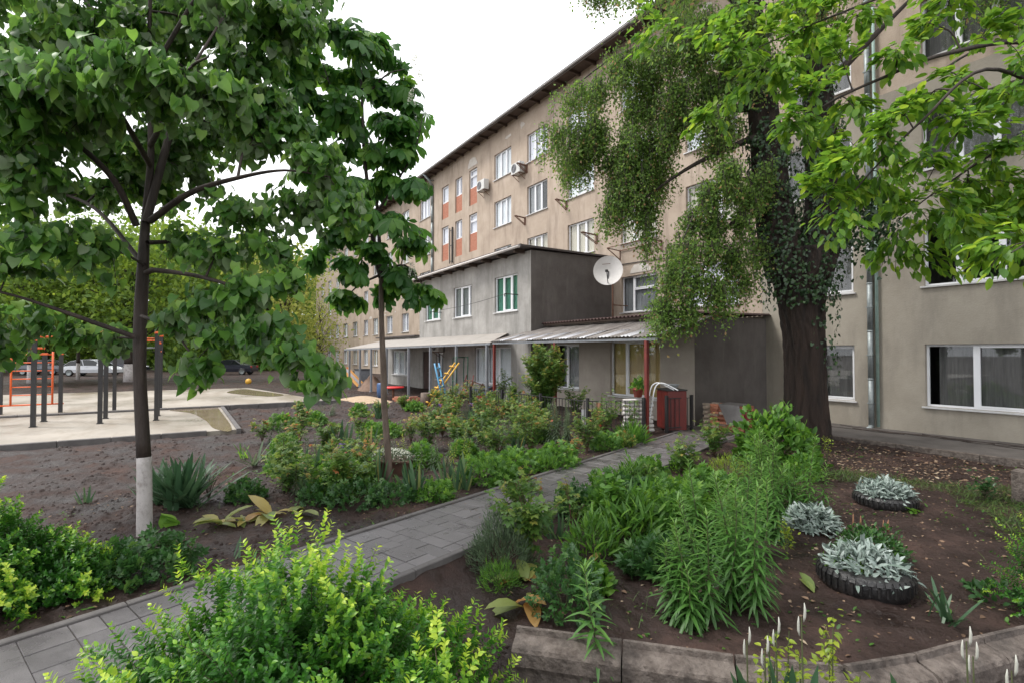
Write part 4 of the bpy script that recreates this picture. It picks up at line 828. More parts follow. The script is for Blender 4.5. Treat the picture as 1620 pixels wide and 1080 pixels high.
class Fol:
    def __init__(s): s.b = []
    def add(s, tm, pos, dr, nr, sc, v):
        pos = np.atleast_2d(pos); n = len(pos); f = lambda a: np.broadcast_to(np.asarray(a, float), (n,3)); g = lambda a: np.broadcast_to(np.asarray(a, float), (n,))
        if n: s.b.append((tm, np.array(pos, float), nz(f(dr)), f(nr), g(sc).copy(), np.clip(g(v), 0, 1)))
        return s
    def finish(s, parent, m, base, singles=0, name='foliage', leafname='leaf', minpx=10):
        base = np.array(base, float); tms = sorted({b[0] for b in s.b}); allv, allf, allc, off = [], [], [], 0
        data = []
        for tm in tms:
            bs = [b for b in s.b if b[0] == tm]; pos = np.vstack([b[1] for b in bs]); d = np.vstack([b[2] for b in bs]); nr = np.vstack([b[3] for b in bs]); sc = np.concatenate([b[4] for b in bs]); v = np.concatenate([b[5] for b in bs])
            z = nz(nr-d*np.sum(nr*d, 1, keepdims=True)+1e-6*np.array([1,2,3.])); x = np.cross(d, z); R = np.stack([x, d, z], 2)
            data.append([tm, pos, R, sc, v])
        if singles:
            px = [proj(D[1]) for D in data]
            score = np.concatenate([np.where((p[2] > .3) & (p[0] > -10) & (p[0] < 1630) & (p[1] > -10) & (p[1] < 1090), D[3]*FPX/np.maximum(p[2], .3), 0) for D, p in zip(data, px)])
            order = np.argsort(-score)[:singles]; thr = score[order[-1]] if len(order) else 1e9; thr = max(thr, minpx); o0 = 0; cnt = 0
            for D in data:
                n = len(D[3]); sc_ = score[o0:o0+n]; pick = np.where(sc_ >= thr)[0]; o0 += n
                pick = pick[:max(0, singles-cnt)]; cnt += len(pick)
                for i in pick:
                    k = (D[0], int(D[4][i]*7.99), m.name)
                    if k not in LM_CACHE:
                        V, F = T[D[0]]; me = bpy.data.meshes.new('leaf'); me.from_pydata(V.tolist(), [], F.tolist()); at = me.attributes.new('v', 'FLOAT', 'POINT'); at.data.foreach_set('value', np.full(len(V), (k[1]+.5)/8)); me.materials.append(m); me.polygons.foreach_set('use_smooth', np.ones(len(F), bool)); LM_CACHE[k] = me
                    o = bpy.data.objects.new(leafname, LM_CACHE[k]); COL.objects.link(o); o.parent = parent
                    R4 = np.eye(4); R4[:3,:3] = D[2][i]*D[3][i]; R4[:3,3] = D[1][i]-base; o.matrix_basis = Matrix(R4.tolist())
                keep = np.ones(n, bool); keep[pick] = False
                for q in (1,2,3,4): D[q] = D[q][keep]
        for tm, pos, R, sc, v in data:
            if not len(pos): continue
            V, F = T[tm]; P = np.einsum('nij,kj->nki', R, V)*sc[:,None,None]+(pos-base)[:,None,:]
            n, k = len(pos), len(V); allv.append(P.reshape(-1,3)); allf.append((F[None]+(np.arange(n)*k)[:,None,None]).reshape(-1,3)+off); allc.append(np.repeat(v, k)); off += n*k
        if not allv: return None
        V = np.vstack(allv); F = np.vstack(allf); c = np.concatenate(allc); me = bpy.data.meshes.new(name)
        me.vertices.add(len(V)); me.vertices.foreach_set('co', V.ravel()); me.loops.add(F.size); me.loops.foreach_set('vertex_index', F.ravel().astype(np.int32))
        me.polygons.add(len(F)); me.polygons.foreach_set('loop_start', np.arange(0, F.size, 3, dtype=np.int32)); me.polygons.foreach_set('use_smooth', np.ones(len(F), bool))
        at = me.attributes.new('v', 'FLOAT', 'POINT'); at.data.foreach_set('value', c.astype(np.float32)); me.update(); me.materials.append(m)
        return link(name, me, parent, None, 'stuff')
LF = dict(
 linden=leafmat('linden_leaf', [(0,(.035,.105,.022)),(.5,(.075,.195,.03)),(.8,(.145,.30,.045)),(1,(.22,.37,.065))], .4, .5, back=(.24,.32,.18)),
 chest=leafmat('chestnut_leaf', [(0,(.03,.11,.022)),(.6,(.065,.19,.03)),(1,(.13,.28,.035))], .48, .48),
 weep=leafmat('weeping_leaf', [(0,(.075,.15,.028)),(.5,(.12,.23,.042)),(.85,(.2,.30,.06)),(1,(.32,.21,.1))], .6, .48),
 ivy=leafmat('ivy_leaf', [(0,(.014,.04,.014)),(.7,(.03,.075,.022)),(1,(.06,.12,.03))], .35, .15),
 walnut=leafmat('spring_leaf', [(0,(.06,.16,.02)),(.5,(.13,.27,.025)),(1,(.27,.40,.035))], .45, .5),
 far=leafmat('far_leaf', [(0,(.045,.10,.014)),(.5,(.10,.18,.02)),(1,(.19,.27,.03))], .7, .42),
 fary=leafmat('yellow_green_leaf', [(0,(.12,.16,.03)),(.5,(.21,.25,.045)),(1,(.31,.33,.08))], .7, .45),
 box=leafmat('boxwood_leaf', [(0,(.014,.07,.012)),(.4,(.05,.18,.018)),(.65,(.19,.37,.03)),(1,(.44,.56,.07))], .38, .35),
 lily=leafmat('lily_leaf', [(0,(.035,.10,.024)),(.6,(.075,.19,.035)),(1,(.17,.31,.06))], .42, .3),
 iris=leafmat('iris_leaf', [(0,(.035,.085,.04)),(.6,(.065,.135,.06)),(.9,(.12,.19,.07)),(1,(.28,.24,.07))], .45, .2),
 rose=leafmat('rose_leaf', [(0,(.035,.10,.02)),(.4,(.09,.18,.032)),(.65,(.2,.27,.05)),(.84,(.36,.19,.06)),(1,(.36,.08,.03))], .48, .36),
 herb=leafmat('herb_leaf', [(0,(.04,.12,.018)),(.6,(.09,.22,.026)),(1,(.19,.35,.04))], .5, .38),
 greyh=leafmat('grey_green_leaf', [(0,(.05,.085,.045)),(.6,(.09,.14,.07)),(1,(.16,.21,.11))], .6, .2),
 silver=leafmat('silver_leaf', [(0,(.13,.18,.15)),(.6,(.27,.33,.30)),(1,(.42,.47,.45))], .85, .1),
 dark=leafmat('dark_glossy_leaf', [(0,(.02,.065,.018)),(.6,(.04,.12,.026)),(1,(.09,.18,.035))], .4, .28),
 yel=leafmat('yellowing_leaf', [(0,(.10,.17,.05)),(.5,(.24,.28,.08)),(.8,(.42,.35,.11)),(1,(.4,.2,.07))], .5, .35),
 lime=leafmat('lime_shoot_leaf', [(0,(.12,.2,.02)),(.5,(.3,.38,.035)),(1,(.42,.46,.06))], .4, .4),
 dry=leafmat('dry_litter', [(0,(.05,.032,.022)),(.5,(.15,.09,.055)),(.8,(.26,.17,.11)),(1,(.38,.31,.22))], .8, .1),
 petal=leafmat('white_petal', [(0,(.5,.52,.42)),(1,(.75,.75,.7))], .6, .3),
 purple=leafmat('purple_petal', [(0,(.08,.03,.2)),(1,(.18,.07,.33))], .6, .3),
 grass=leafmat('grass_blade', [(0,(.03,.075,.014)),(.6,(.06,.12,.02)),(1,(.12,.17,.04))], .5, .25),
)
def gz(x, y): return float(hgt(np.array([x]), np.array([y]))[0])
def ground_at(px, py, z0=None):
    z = 0. if z0 is None else z0
    for _ in range(4): q = gp(px, py, z); z = gz(q[0], q[1])
    return np.array([q[0], q[1], z])
def stems_mesh(parent, paths, m, name='stem', n=5, base=None):
    mb = MB(); b = np.zeros(3) if base is None else np.array(base)
    for P, r in paths:
        P = np.array(P)-b; R = np.linspace(r, r*.45, len(P)); mb.tube(P, R, n, False)
    return mb.build(name, m, parent)
def lily(q, hs, label, n=1, spread=.12, lf='lily', llen=.17, singles=0, group=None, dens=95):
    t = empty('lily', q, label, 'lily', group); F = Fol(); paths = []
    for k in range(n):
        h = hs*(1+.32*rng.uniform(-1,1)) if n > 1 else hs
        o = np.array([rng.normal()*spread, rng.normal()*spread, 0]) if n > 1 else np.zeros(3)
        lean = np.array([rng.normal()*.15, rng.normal()*.15, 1])*h; P = np.array([q+o+lean*f+np.array([0,0,-.02*f]) for f in np.linspace(0,1,5)]); P[2:4] += rng.normal(size=3)*.012
        paths.append((P, .008)); m = int(h*dens); f = np.linspace(.08,1,m); a = np.arange(m)*2.4+rng.uniform(0,6)
        el = -.35+1.35*f**1.6+rng.normal(size=m)*.15; d = np.stack([np.cos(a)*np.cos(el), np.sin(a)*np.cos(el), np.sin(el)], 1)
        pos = np.stack([np.interp(f, np.linspace(0,1,5), P[:,i]) for i in range(3)], 1)
        L_ = llen*(1-.62*f**1.5)*(1+rng.normal(size=m)*.12)
        F.add('lance', pos, d, np.array([0,0,1.])-d*d[:,2:], L_, .2+.75*f*rng.uniform(.6,1.1,m))
    stems_mesh(t, paths, M['stem'], base=q); F.finish(t, LF[lf], q, singles); return t
def iris(q, n, h, label, lf='iris', singles=40, flower=None, group=None, fan=1.):
    t = empty('iris', q, label, 'iris', group); F = Fol()
    for k in range(n):
        c = np.array([rng.normal()*.10, rng.normal()*.10, -.02])*fan; a = rng.uniform(0, 6.28); ax = np.array([math.cos(a), math.sin(a), 0])
        for j in range(5):
            s = (j-2)*.24; d = np.array([0,0,1.])*math.cos(s)+ax*math.sin(s)+rng.normal(size=3)*.06
            F.add('blade', q+c+ax*(j-2)*.022, d, np.cross(ax, [0,0,1.])+rng.normal(size=3)*.2, h*(1-.16*abs(j-2))*rng.uniform(.8,1.1), rng.uniform(0,.85) if rng.random() > .06 else 1)
    if flower:
        stems_mesh(t, [([q, q+[0,0,h*1.0], q+[.02,0,h*1.15]], .008)], M['stem'], 'flower_stem', base=q); G = Fol()
        for a in np.arange(6)*1.047: el = .5 if int(a/1.047) % 2 else -.5; G.add('oval2', q+[.02,0,h*1.15], [math.cos(a)*math.cos(el), math.sin(a)*math.cos(el), math.sin(el)], [0,0,1], .09, rng.uniform())
        G.finish(t, LF[flower], q, 0, 'flower')
    F.finish(t, LF[lf], q, singles); return t
def cane_bush(q, h, r, n, label, name='rose_bush', catg='rose bush', lf='rose', tm='rose', ls=.11, red=.5, per=26, group=None, singles=0, m='cane', lo=.15, arch=.35):
    t = empty(name, q, label, catg, group); F = Fol(); paths = []
    for k in range(n):
        a = rng.uniform(0, 6.28); rad = r*math.sqrt(rng.uniform(.05,1)); hh = h*rng.uniform(.6,1.05)*(1-.25*(rad/r)**2)
        e = np.array([math.cos(a)*rad, math.sin(a)*rad, hh]); mid = e*np.array([.35,.35,.62])
        P = cat([q, q+mid, q+e+np.array([0,0,-arch*.1*rad])], 4); paths.append((P, .006))
        m_ = max(4, int(per*rng.uniform(.7,1.2))); f = lo+(1-lo)*rng.uniform(0,1,m_)**.7
        pos = np.stack([np.interp(f, np.linspace(0,1,len(P)), P[:,i]) for i in range(3)], 1)+rng.normal(size=(m_,3))*.03
        d = nz(rnd_dirs(m_)*np.array([1,1,.55])+np.array([e[0],e[1],0])/max(r,.01)*.4+[0,0,.15])
        v = np.clip(rng.uniform(.05,.55,m_)+red*np.maximum(0, f-.6)*1.9*rng.uniform(.1,1.2,m_), 0, 1)
        F.add(tm, pos, d, np.array([0,0,1.])+rnd_dirs(m_)*.5, ls*rng.uniform(.7,1.2,m_), v)
    stems_mesh(t, paths, M[m], base=q); F.finish(t, LF[lf], q, singles); return t
def mound(q, rx, ry, h, n, tm, ls, lf, label, name, catg, group=None, up=.4, singles=0, vspread=(.05,.9), stems=7, yaw=0, shell=.45, sm_='stem', finish=True, t=None):
    t = t or empty(name, q, label, catg, group); F = Fol(); u = rnd_dirs(n); u[:,2] = np.abs(u[:,2]); rr_ = rng.uniform(shell,1,n)**.6
    lump = 1+.18*np.sin(u[:,0]*5+q[0]*9)*np.sin(u[:,1]*6+q[1]*7)+.08*np.sin(u[:,2]*14+u[:,0]*9)
    p = u*np.array([rx,ry,h])*(rr_*lump)[:,None]; c,s = math.cos(yaw), math.sin(yaw); p = np.stack([p[:,0]*c-p[:,1]*s, p[:,0]*s+p[:,1]*c, p[:,2]],1)
    d = nz(u+rnd_dirs(n)*.8+np.array([0,0,up])); F.add(tm, q+p, d, u+rnd_dirs(n)*.5+[0,0,.6], ls*rng.uniform(.65,1.2,n), rng.uniform(*vspread, n)*(.6+.4*rr_))
    if stems: stems_mesh(t, [([q+np.array([0,0,-.03]), q+e*np.array([.4*rx,.4*ry,.5*h]), q+e*np.array([rx,ry,h])*.85], .006) for e in nz(rnd_dirs(stems)*[1,1,.3]+[0,0,.8])], M[sm_], base=q)
    if finish: F.finish(t, LF[lf], q, singles)
    return t
def rosette(q, n, L_, label, name, catg, tm='big', lf='yel', vr=(0,1), el=(.2,.9), singles=60, group=None):
    t = empty(name, q, label, catg, group); F = Fol()
    for k in range(n):
        a = rng.uniform(0,6.28); e = rng.uniform(*el); d = np.array([math.cos(a)*math.cos(e), math.sin(a)*math.cos(e), math.sin(e)])
        F.add(tm, q+rng.normal(size=3)*[.04,.04,0]+[0,0,.01], d, [0,0,1], L_*rng.uniform(.7,1.15), rng.uniform(*vr))
    F.finish(t, LF[lf], q, singles); return t
def box_shrub(q, rx, ry, h, ntw, label, yaw=0, ls=.03, singles=300, tw=.22):
    t = empty('box_shrub', q, label, 'shrub'); F = Fol(); paths = []; u = rnd_dirs(ntw); u[:,2] = np.abs(u[:,2])**.8
    lump = 1+.22*np.sin(u[:,0]*4.3+1)*np.cos(u[:,1]*5.1)+.12*np.sin(u[:,2]*9+u[:,0]*7)+.06*np.sin(u[:,1]*17)
    rad = rng.uniform(.35,1.0,ntw)**.5*lump; c,s = math.cos(yaw), math.sin(yaw); rot = lambda p: np.stack([p[:,0]*c-p[:,1]*s, p[:,0]*s+p[:,1]*c, p[:,2]],1)
    p0 = q+rot(u*np.array([rx,ry,h])*rad[:,None]); d = nz(rot(u)*.9+rnd_dirs(ntw)*.6+[0,0,.35])
    ln = tw*rng.uniform(.6,1.2,ntw)
    patch = .22*np.sin(p0[:,0]*6.1+p0[:,2]*5)*np.sin(p0[:,1]*7.3+1.3)
    for j in range(9):
        f = (j+.5)/9; pos = p0+d*(ln*f)[:,None]
        a = nz(np.cross(d, rnd_dirs(1)+[[.1,.2,.9]])); b = np.cross(d, a)
        ax = a if j % 2 else b
        tip = np.clip((rad-.72)*2.2, 0, 1)
        for sg in (1,-1):
            dd = nz(ax*sg+d*(.5+.6*f)+rnd_dirs(ntw)*.25)
            F.add('oval2', pos, dd, d+rnd_dirs(ntw)*.35, ls*(1.15-.35*f)*rng.uniform(.8,1.2,ntw), .12+tip*(.2+.78*f**1.5+patch)*rng.uniform(.4,1.2,ntw)+rng.uniform(0,.22,ntw)+patch*.5)
    for i in range(0, ntw, 6): paths.append(([p0[i]-d[i]*ln[i]*.6, p0[i], p0[i]+d[i]*ln[i]*.9], .003))
    for i in range(26):
        e = nz(rng.normal(size=3)*[1,1,.4]+[0,0,.7])*np.array([rx,ry,h])*.8; e = rot(e[None])[0]; paths.append(([q+[0,0,-.05], q+e*.45+rng.normal(size=3)*.05, q+e], .012))
    stems_mesh(t, paths, M['twig'], 'branch', base=q, n=5); F.finish(t, LF['box'], q, singles); return t
# ================================================================ planting
# near shrubs
def cam_low(px, dist, z): r = ray(px, 556); p = CP+r*dist; return np.array([p[0], p[1], z])
box_shrub(cam_low(475, 2.95, -.25), 1.10, .70, 1.10, 2800, 'large yellow green box shrub filling the bottom foreground left of centre', GAM, .041, 300, .2)
box_shrub(cam_low(700, 2.55, -.3), .42, .4, .85, 650, 'lower box shrub growing at the left end of the concrete kerb wall', GAM, .04, 200, .18)
box_shrub(cam_low(-15, 4.55, -.05), .60, .5, .80, 1100, 'bright green box shrub at the left edge beside the path', GAM, .043, 250, .18)
box_shrub(cam_low(110, 4.75, -.05), .34, .3, .45, 420, 'small bright box shrub spreading right of the left edge shrub', GAM, .043, 120, .16)
box_shrub(ground_at(1685, 985), .34, .34, .75, 260, 'box shrub cut by the right edge beyond the tyre planters', 0, .03, 60)
# strawberry-like dark plants at the linden foot
mound(ground_at(230, 905), .55, .35, .32, 420, 'rose', .13, 'dark', 'low dark green bramble patch at the foot of the linden', 'bramble', 'bramble', singles=40, yaw=GAM)
mound(ground_at(190, 925), .28, .2, .25, 160, 'rose', .12, 'dark', 'small dark leafy clump between the left shrubs and the linden bramble', 'bramble', 'bramble', yaw=GAM)
rosette(ground_at(268, 830), 5, .2, 'pair of broad fresh green leaves against the whitewashed linden trunk', 'broad_leaf_plant', 'plant', 'lin', 'herb', el=(.5,1.2))
iris(ground_at(133, 795), 2, .32, 'small blue green iris tuft alone on the bare soil left of the linden', singles=12)
rosette(ground_at(180, 905), 6, .36, 'drooping grey green tulip leaves near the left box shrub', 'tulip', 'tulip', 'big', 'greyh', (.2,.9), (.5,1.2))
rosette(ground_at(372, 885), 4, .25, 'tiny drooping green sprout on the soil by the path kerb', 'tulip', 'tulip', 'blade', 'iris', (.2,.7), (.3,.9))
for px, py, n, L_, lb in ((345,828,6,.34,'yellow green tulip leaves flopped on the soil nearest the linden'),(385,822,5,.30,'curled yellowing tulip leaves second from the linden'),(425,815,8,.40,'yellowing tulip leaves with orange edges left of the path rose'),(470,810,5,.28,'pale spent tulip leaves lying right of the orange edged ones')):
    rosette(ground_at(px,py), n, L_, lb, 'tulip', 'tulip', 'big', 'yel', (.15,.95), (.1,1.1))
# daylily clumps behind the linden
for px, py, n, h, lb in ((290,800,11,.78,'big dark daylily clump right of the linden trunk'),(252,795,6,.62,'dark daylily clump touching the linden trunk')):
    q = ground_at(px,py); t = empty('daylily', q, lb, 'daylily'); F = Fol()
    for k in range(n*9):
        a = rng.uniform(0,6.28); e = rng.uniform(.55,1.45); d = np.array([math.cos(a)*math.cos(e),math.sin(a)*math.cos(e),math.sin(e)]); F.add('blade', q+rng.normal(size=3)*[.1,.1,0], d, [0,0,1.], h*rng.uniform(.6,1.1), rng.uniform(0,.6))
    F.finish(t, LF['iris'], q, 60)
q = ground_at(330, 790); cane_bush(q, .85, .35, 9, 'leafless twiggy shrub rising behind the dark daylilies', 'bare_shrub', 'shrub', per=2, ls=.04, m='twig', red=0)
# left bed: hand placed features then filling roses
def L_iris(px, py, n, h, lb, **k): iris(ground_at(px,py), n, h, lb, **k)
L_iris(655,785,7,.62,'broad iris fan just right of the chestnut trunk by the path')
L_iris(720,775,6,.60,'tall narrow iris fan by the path edge right of the chestnut trunk')
L_iris(530,735,6,.62,'iris clump in the middle of the left bed before the bare soil')
L_iris(695,680,5,.6,'iris clump with a purple flower behind the chestnut trunk', flower='purple')
L_iris(755,662,5,.55,'iris tuft among the red tipped roses with a dark violet flower', flower='purple')
L_iris(430,738,4,.45,'small iris fan left of the silver lilies in the left bed')
rosette(ground_at(400,738), 12, .5, 'pale grey green arching leaves at the left end of the bed', 'daylily', 'daylily', 'blade', 'greyh', (.3,1), (.4,1.1))
rosette(ground_at(385,725), 10, .34, 'fresh green arching tuft beside the pale arching leaves', 'daylily', 'daylily', 'blade', 'herb', (.3,1), (.6,1.2))
for px,py,h,lb in ((500,755,.62,'grey green lily group at the front of the left bed'),(545,765,.55,'silvery lily group left of the chestnut trunk'),(745,720,.6,'slim grey green lily group behind the right iris fan'),(800,715,.62,'pale lily group in the centre of the left bed')):
    lily(ground_at(px,py), h, lb, 6, .14, 'greyh', .12)
lily(ground_at(645,735), .5, 'yellow variegated lily just right of the chestnut trunk', 3, .06, 'lime', .13)
lily(ground_at(890,700), .85, 'tall feathery blue green lily clump below the climbing rose', 14, .22, 'greyh', .16)
lily(ground_at(720,735), .55, 'yellow green lily stems above the iris fans by the path', 4, .08, 'lime', .1)
for px,py,rx,h,lb in ((455,745,.38,.34,'bright yellow green leafy mound near the left end of the bed'),(610,690,.45,.35,'green herb mound behind the chestnut trunk'),(770,760,.5,.4,'fresh green leafy mound by the path in front of the roses'),(820,745,.5,.38,'bright herb mound on the path edge under the orange tipped rose'),(690,790,.25,.25,'small leafy clump at the foot of the iris fans'),(880,735,.45,.38,'leafy mound on the path edge below the blue green lilies'),(960,725,.4,.35,'low rose mound on the path edge near the railing')):
    mound(ground_at(px,py), rx, rx, h, int(520*rx/.45), 'peony', .12, 'herb', lb, 'herb', 'herb', yaw=0)
for px,py,rx,h,lb in ((560,795,.45,.32,'dark leafy clump at the front edge of the left bed'),(510,790,.35,.28,'low dark green clump beside the flopped tulip leaves'),(620,795,.35,.22,'creeping strawberry plants at the foot of the chestnut trunk'),(390,790,.25,.25,'small dark bush alone on the soil left of the bed')):
    mound(ground_at(px,py), rx, rx, h, 330, 'rose', .11, 'dark', lb, 'leafy_clump', 'leafy plant')
rl = [(415,700,.75,.25,'slim red tipped rose at the left end of the bed'),(475,700,1.05,.3,'tallest red tipped rose left of the chestnut trunk'),(460,720,.9,.28,'rose with bronze leaves beside the tallest left rose'),(570,700,.95,.35,'rose with yellow and wine red young leaves left of the chestnut trunk'),(585,745,.8,.28,'grey stemmed rose directly left of the chestnut trunk'),(650,700,.7,.35,'leafy bush directly right of the chestnut trunk top of the bed'),(840,800,.55,.25,'small rose with orange red tips on the path edge'),(905,745,.5,.3,'dark leaved rose by the path below the lilies')]
for px,py,h,r,lb in rl: cane_bush(ground_at(px,py), h, r, 9, lb, red=.75, per=20)
FILL = rng
def in_bed(px, py): return py < 800-(max(0,px-560)*.29) and py > 640+max(0,560-px)*.25 and not (600 < px < 660 and py > 745)
cnt = 0
while cnt < 46:
    px, py = rng.uniform(440,985), rng.uniform(645,790)
    if not in_bed(px, py): continue
    q = ground_at(px, py); k = rng.random()
    if k < .42: cane_bush(q, rng.uniform(.5,.85), rng.uniform(.3,.45), 11, 'bronze and green rose among the mixed plants of the left bed', red=rng.choice([.15,.4,.6]), per=34, group='roses mixed through the left bed', ls=.12)
    elif k < .75: mound(q, rng.uniform(.25,.42), rng.uniform(.25,.42), rng.uniform(.28,.5), 380, 'peony', .13, 'herb', 'green leafy perennial among the mixed plants of the left bed', 'perennial', 'perennial', 'leafy perennials through the left bed', up=.7)
    else: lily(q, rng.uniform(.4,.65), 'grey green lily group among the mixed plants of the left bed', 5, .13, 'greyh', .13, group='lilies through the left bed')
    cnt += 1
rows = [(690,655),(720,650),(748,645),(778,650),(812,648),(845,655),(700,690),(735,700),(775,690),(815,690),(850,700),(670,710),(790,725),(840,720),(930,715),(765,668),(800,668),(835,676),(720,672)]
for px,py in rows:
    cane_bush(ground_at(px+rng.uniform(-6,6),py), rng.uniform(.75,1.25), rng.uniform(.35,.6), 16, 'red tipped rose bush in the crowded bed before the pale canopy', red=rng.choice([.3,.5,.65,.8]), per=42, ls=.10, group='rose bushes crowding the left bed')
for px,py,h,lb in ((795,640,1.6,'tall pale rose on the red post at the join of the canopies'),(955,695,1.35,'loose green rose in front of the railing and white sacks'),(1000,695,1.1,'thin rose growing up before the white sacks'),(910,665,1.3,'leafy rose right of the climbing rose column')):
    cane_bush(ground_at(px,py), h, .45 if h > 1.2 else .28, 15 if h > 1.2 else 7, lb, red=.3, per=30 if h > 1.2 else 16)
bedr = [o for o in bpy.data.objects if o.get('group') == 'rose bushes crowding the left bed']
bedr.sort(key=lambda o: -float(proj(np.array([o.location]))[2][0])); n3 = (len(bedr)+2)//3
for nm, part in (('back row', bedr[:n3]), ('middle row', bedr[n3:2*n3]), ('front row', bedr[2*n3:])): order_labels(part, 'red tipped rose bush {} from the left in the '+nm+' of the crowded bed')
order_labels([o for o in bpy.data.objects if o.get('group') == 'roses mixed through the left bed'], 'bronze green rose {} from the left among mixed plants of the left bed')
order_labels([o for o in bpy.data.objects if o.get('group') == 'leafy perennials through the left bed'], 'green leafy perennial {} from the left among mixed plants of the left bed')
order_labels([o for o in bpy.data.objects if o.get('group') == 'lilies through the left bed'], 'grey green lily group {} from the left among mixed plants of the left bed')
q = ground_at(862, 668); t = cane_bush(q, 2.5, .70, 85, 'tall dense climbing rose column under the corrugated canopy', 'climbing_rose', 'climbing rose', red=.4, per=95, ls=.125, arch=.2, lo=.08)
mound(ground_at(1000,700), .35, .3, .3, 200, 'blade', .32, 'herb', 'fresh green daylily tufts at the foot of the railing', 'daylily', 'daylily', up=1.)
# alyssum box
q = np.array(pbx.location)+np.array([0,0,.27])
mound(q, .5, .36, .16, 900, 'small', .045, 'greyh', 'mat of white flowering alyssum in the rust brown box', 'alyssum', 'flowers', stems=0, yaw=GAM)
G = Fol(); n = 900; u = rng.uniform(-1,1,(n,2)); u = u[(u**2).sum(1) < 1]; n = len(u); a_ = GAM; P = np.stack([u[:,0]*.40*math.cos(a_)-u[:,1]*.29*math.sin(a_), u[:,0]*.40*math.sin(a_)+u[:,1]*.29*math.cos(a_), .17*np.sqrt(1-(u**2).sum(1))+.01],1)
al = bpy.data.objects['alyssum']; G.add('small', q+P, rnd_dirs(n)+[0,0,.3], [0,0,1.], .03, rng.uniform(size=n)); G.finish(al, LF['petal'], q, 0, 'flowers')
# plant in the pot
mound(np.array(POTP.location)+[0,0,.2], .14, .14, .28, 60, 'oval', .14, 'herb', 'green leafy plant growing in the red pot', 'pot_plant', 'plant')
# right bed
def R(px, py): return ground_at(px, py, -.1)
cane_bush(R(835,885), 1.0, .42, 18, 'tall rose standing at the path edge in the middle foreground', per=22, red=.25, ls=.15, singles=60)
cane_bush(R(905,845), .75, .2, 5, 'small rose with orange tips beside the tall path edge rose', per=14, red=.5, ls=.12, singles=20)
mound(R(795,895), .38, .38, .58, 4200, 'needle', .065, 'greyh', 'feathery grey green lavender bush at the path edge', 'lavender', 'lavender', up=.9, vspread=(0,.8))
mound(R(790,925), .25, .2, .22, 900, 'needle', .06, 'herb', 'low feathery green plant in front of the lavender', 'herb', 'herb', up=.6)
iris(R(893,850), 2, .42, 'single iris fan on a dark earth heap by the path', singles=12)
for k,(px,py,n,L_,lb) in enumerate(((830,915,5,.34,'large yellow hosta leaves beside the feathery plant'),(835,955,5,.36,'yellow spotted hosta leaves lying near the kerb wall'),(925,895,3,.22,'small yellow dying leaf below the peony bed'))): rosette(R(px,py), n, L_, lb, 'hosta', 'hosta', 'big', 'yel', (.2,1), (.0,.7))
mound(R(895,965), .30, .28, .52, 620, 'rose', .085, 'dark', 'small leaved columbine bush behind the left end of the kerb wall', 'columbine', 'columbine', singles=60)
mound(R(1000,862), .42, .42, .62, 520, 'lance', .2, 'herb', 'upright phlox clump with long fresh leaves in the right bed', 'phlox', 'phlox', up=.9, singles=150)
cane_bush(R(975,850), .8, .35, 12, 'tall leafy rose by the path in the right bed', per=24, red=.2, ls=.13, lf='herb', tm='oval', name='phlox', catg='phlox', singles=80, m='stem')
mound(R(1070,850), .6, .5, .55, 900, 'peony', .17, 'herb', 'dense peony mound in the middle of the right bed', 'peony', 'peony', singles=150)
mound(R(1120,800), .5, .5, .5, 800, 'peony', .15, 'herb', 'second peony mound behind the dense one', 'peony', 'peony', singles=60)
mound(R(1000,805), .4, .4, .42, 620, 'peony', .15, 'dark', 'dark peony mound near the path edge', 'peony', 'peony', singles=60)
for px,py,h,n,sp,lb in ((1090,985,.78,9,.13,'lily clump with long drooping leaves over the kerb wall'),(1160,950,.92,9,.16,'tall lily clump with hanging leaves right of the kerb wall lily'),(1150,880,.95,10,.2,'tall lily clump in the middle of the right bed'),(1205,850,1.05,9,.18,'tallest lily clump at the right side of the right bed'),(1120,900,.8,6,.15,'lily clump between the peonies and the kerb lilies'),(1250,820,.9,7,.18,'lily clump nearest the silver lambs ear'),(1180,800,.95,8,.22,'lily clump below the leafy shrub before the big tree')):
    lily(R(px,py), h, lb, n, sp, 'lily', .21, 150)
lily(ground_at(960,1115), 1.05, 'single lily stem standing in front of the kerb wall', 1, .1, 'lily', .25, 120, dens=75)
mound(R(1225,735), .85, .6, 1.1, 1500, 'oval', .17, 'herb', 'tall broad leaved mock orange shrub before the big tree', 'mock_orange', 'shrub', up=.35, singles=200, stems=14, sm_='twig')
cane_bush(R(1130,720), .9, .45, 16, 'rose with pale young leaves left of the broad leaved shrub', per=24, red=.35, ls=.12)
cane_bush(R(1080,745), .7, .4, 14, 'rose bush at the right path edge before the brick pile', per=24, red=.4, ls=.12)
cane_bush(R(1025,778), .45, .35, 12, 'low rounded rose at the right edge of the path', per=22, red=.1, ls=.10)
rosette(R(1070,775), 10, .32, 'pale yellow hosta with wide leaves in the right bed', 'hosta', 'hosta', 'lin', 'yel', (.1,.6), (.2,1))
rosette(R(1125,755), 8, .26, 'yellowing broad leaves below the path edge rose', 'hosta', 'hosta', 'lin', 'yel', (.1,.7), (.2,1))
rosette(R(1045,770), 9, .3, 'yellow green tuft left of the pale hosta', 'daylily', 'daylily', 'blade', 'lime', (0,.6), (.6,1.3))
mound(R(1150,755), .4, .4, .4, 900, 'needle', .08, 'lime', 'feathery lime green plant in the right bed', 'fennel', 'herb', up=.7, vspread=(0,.35))
mound(R(1285,835), .32, .3, .26, 800, 'felt', .10, 'silver', 'silver lambs ear patch growing in the soil by the lilies', 'lambs_ear', 'lambs ear', stems=0)
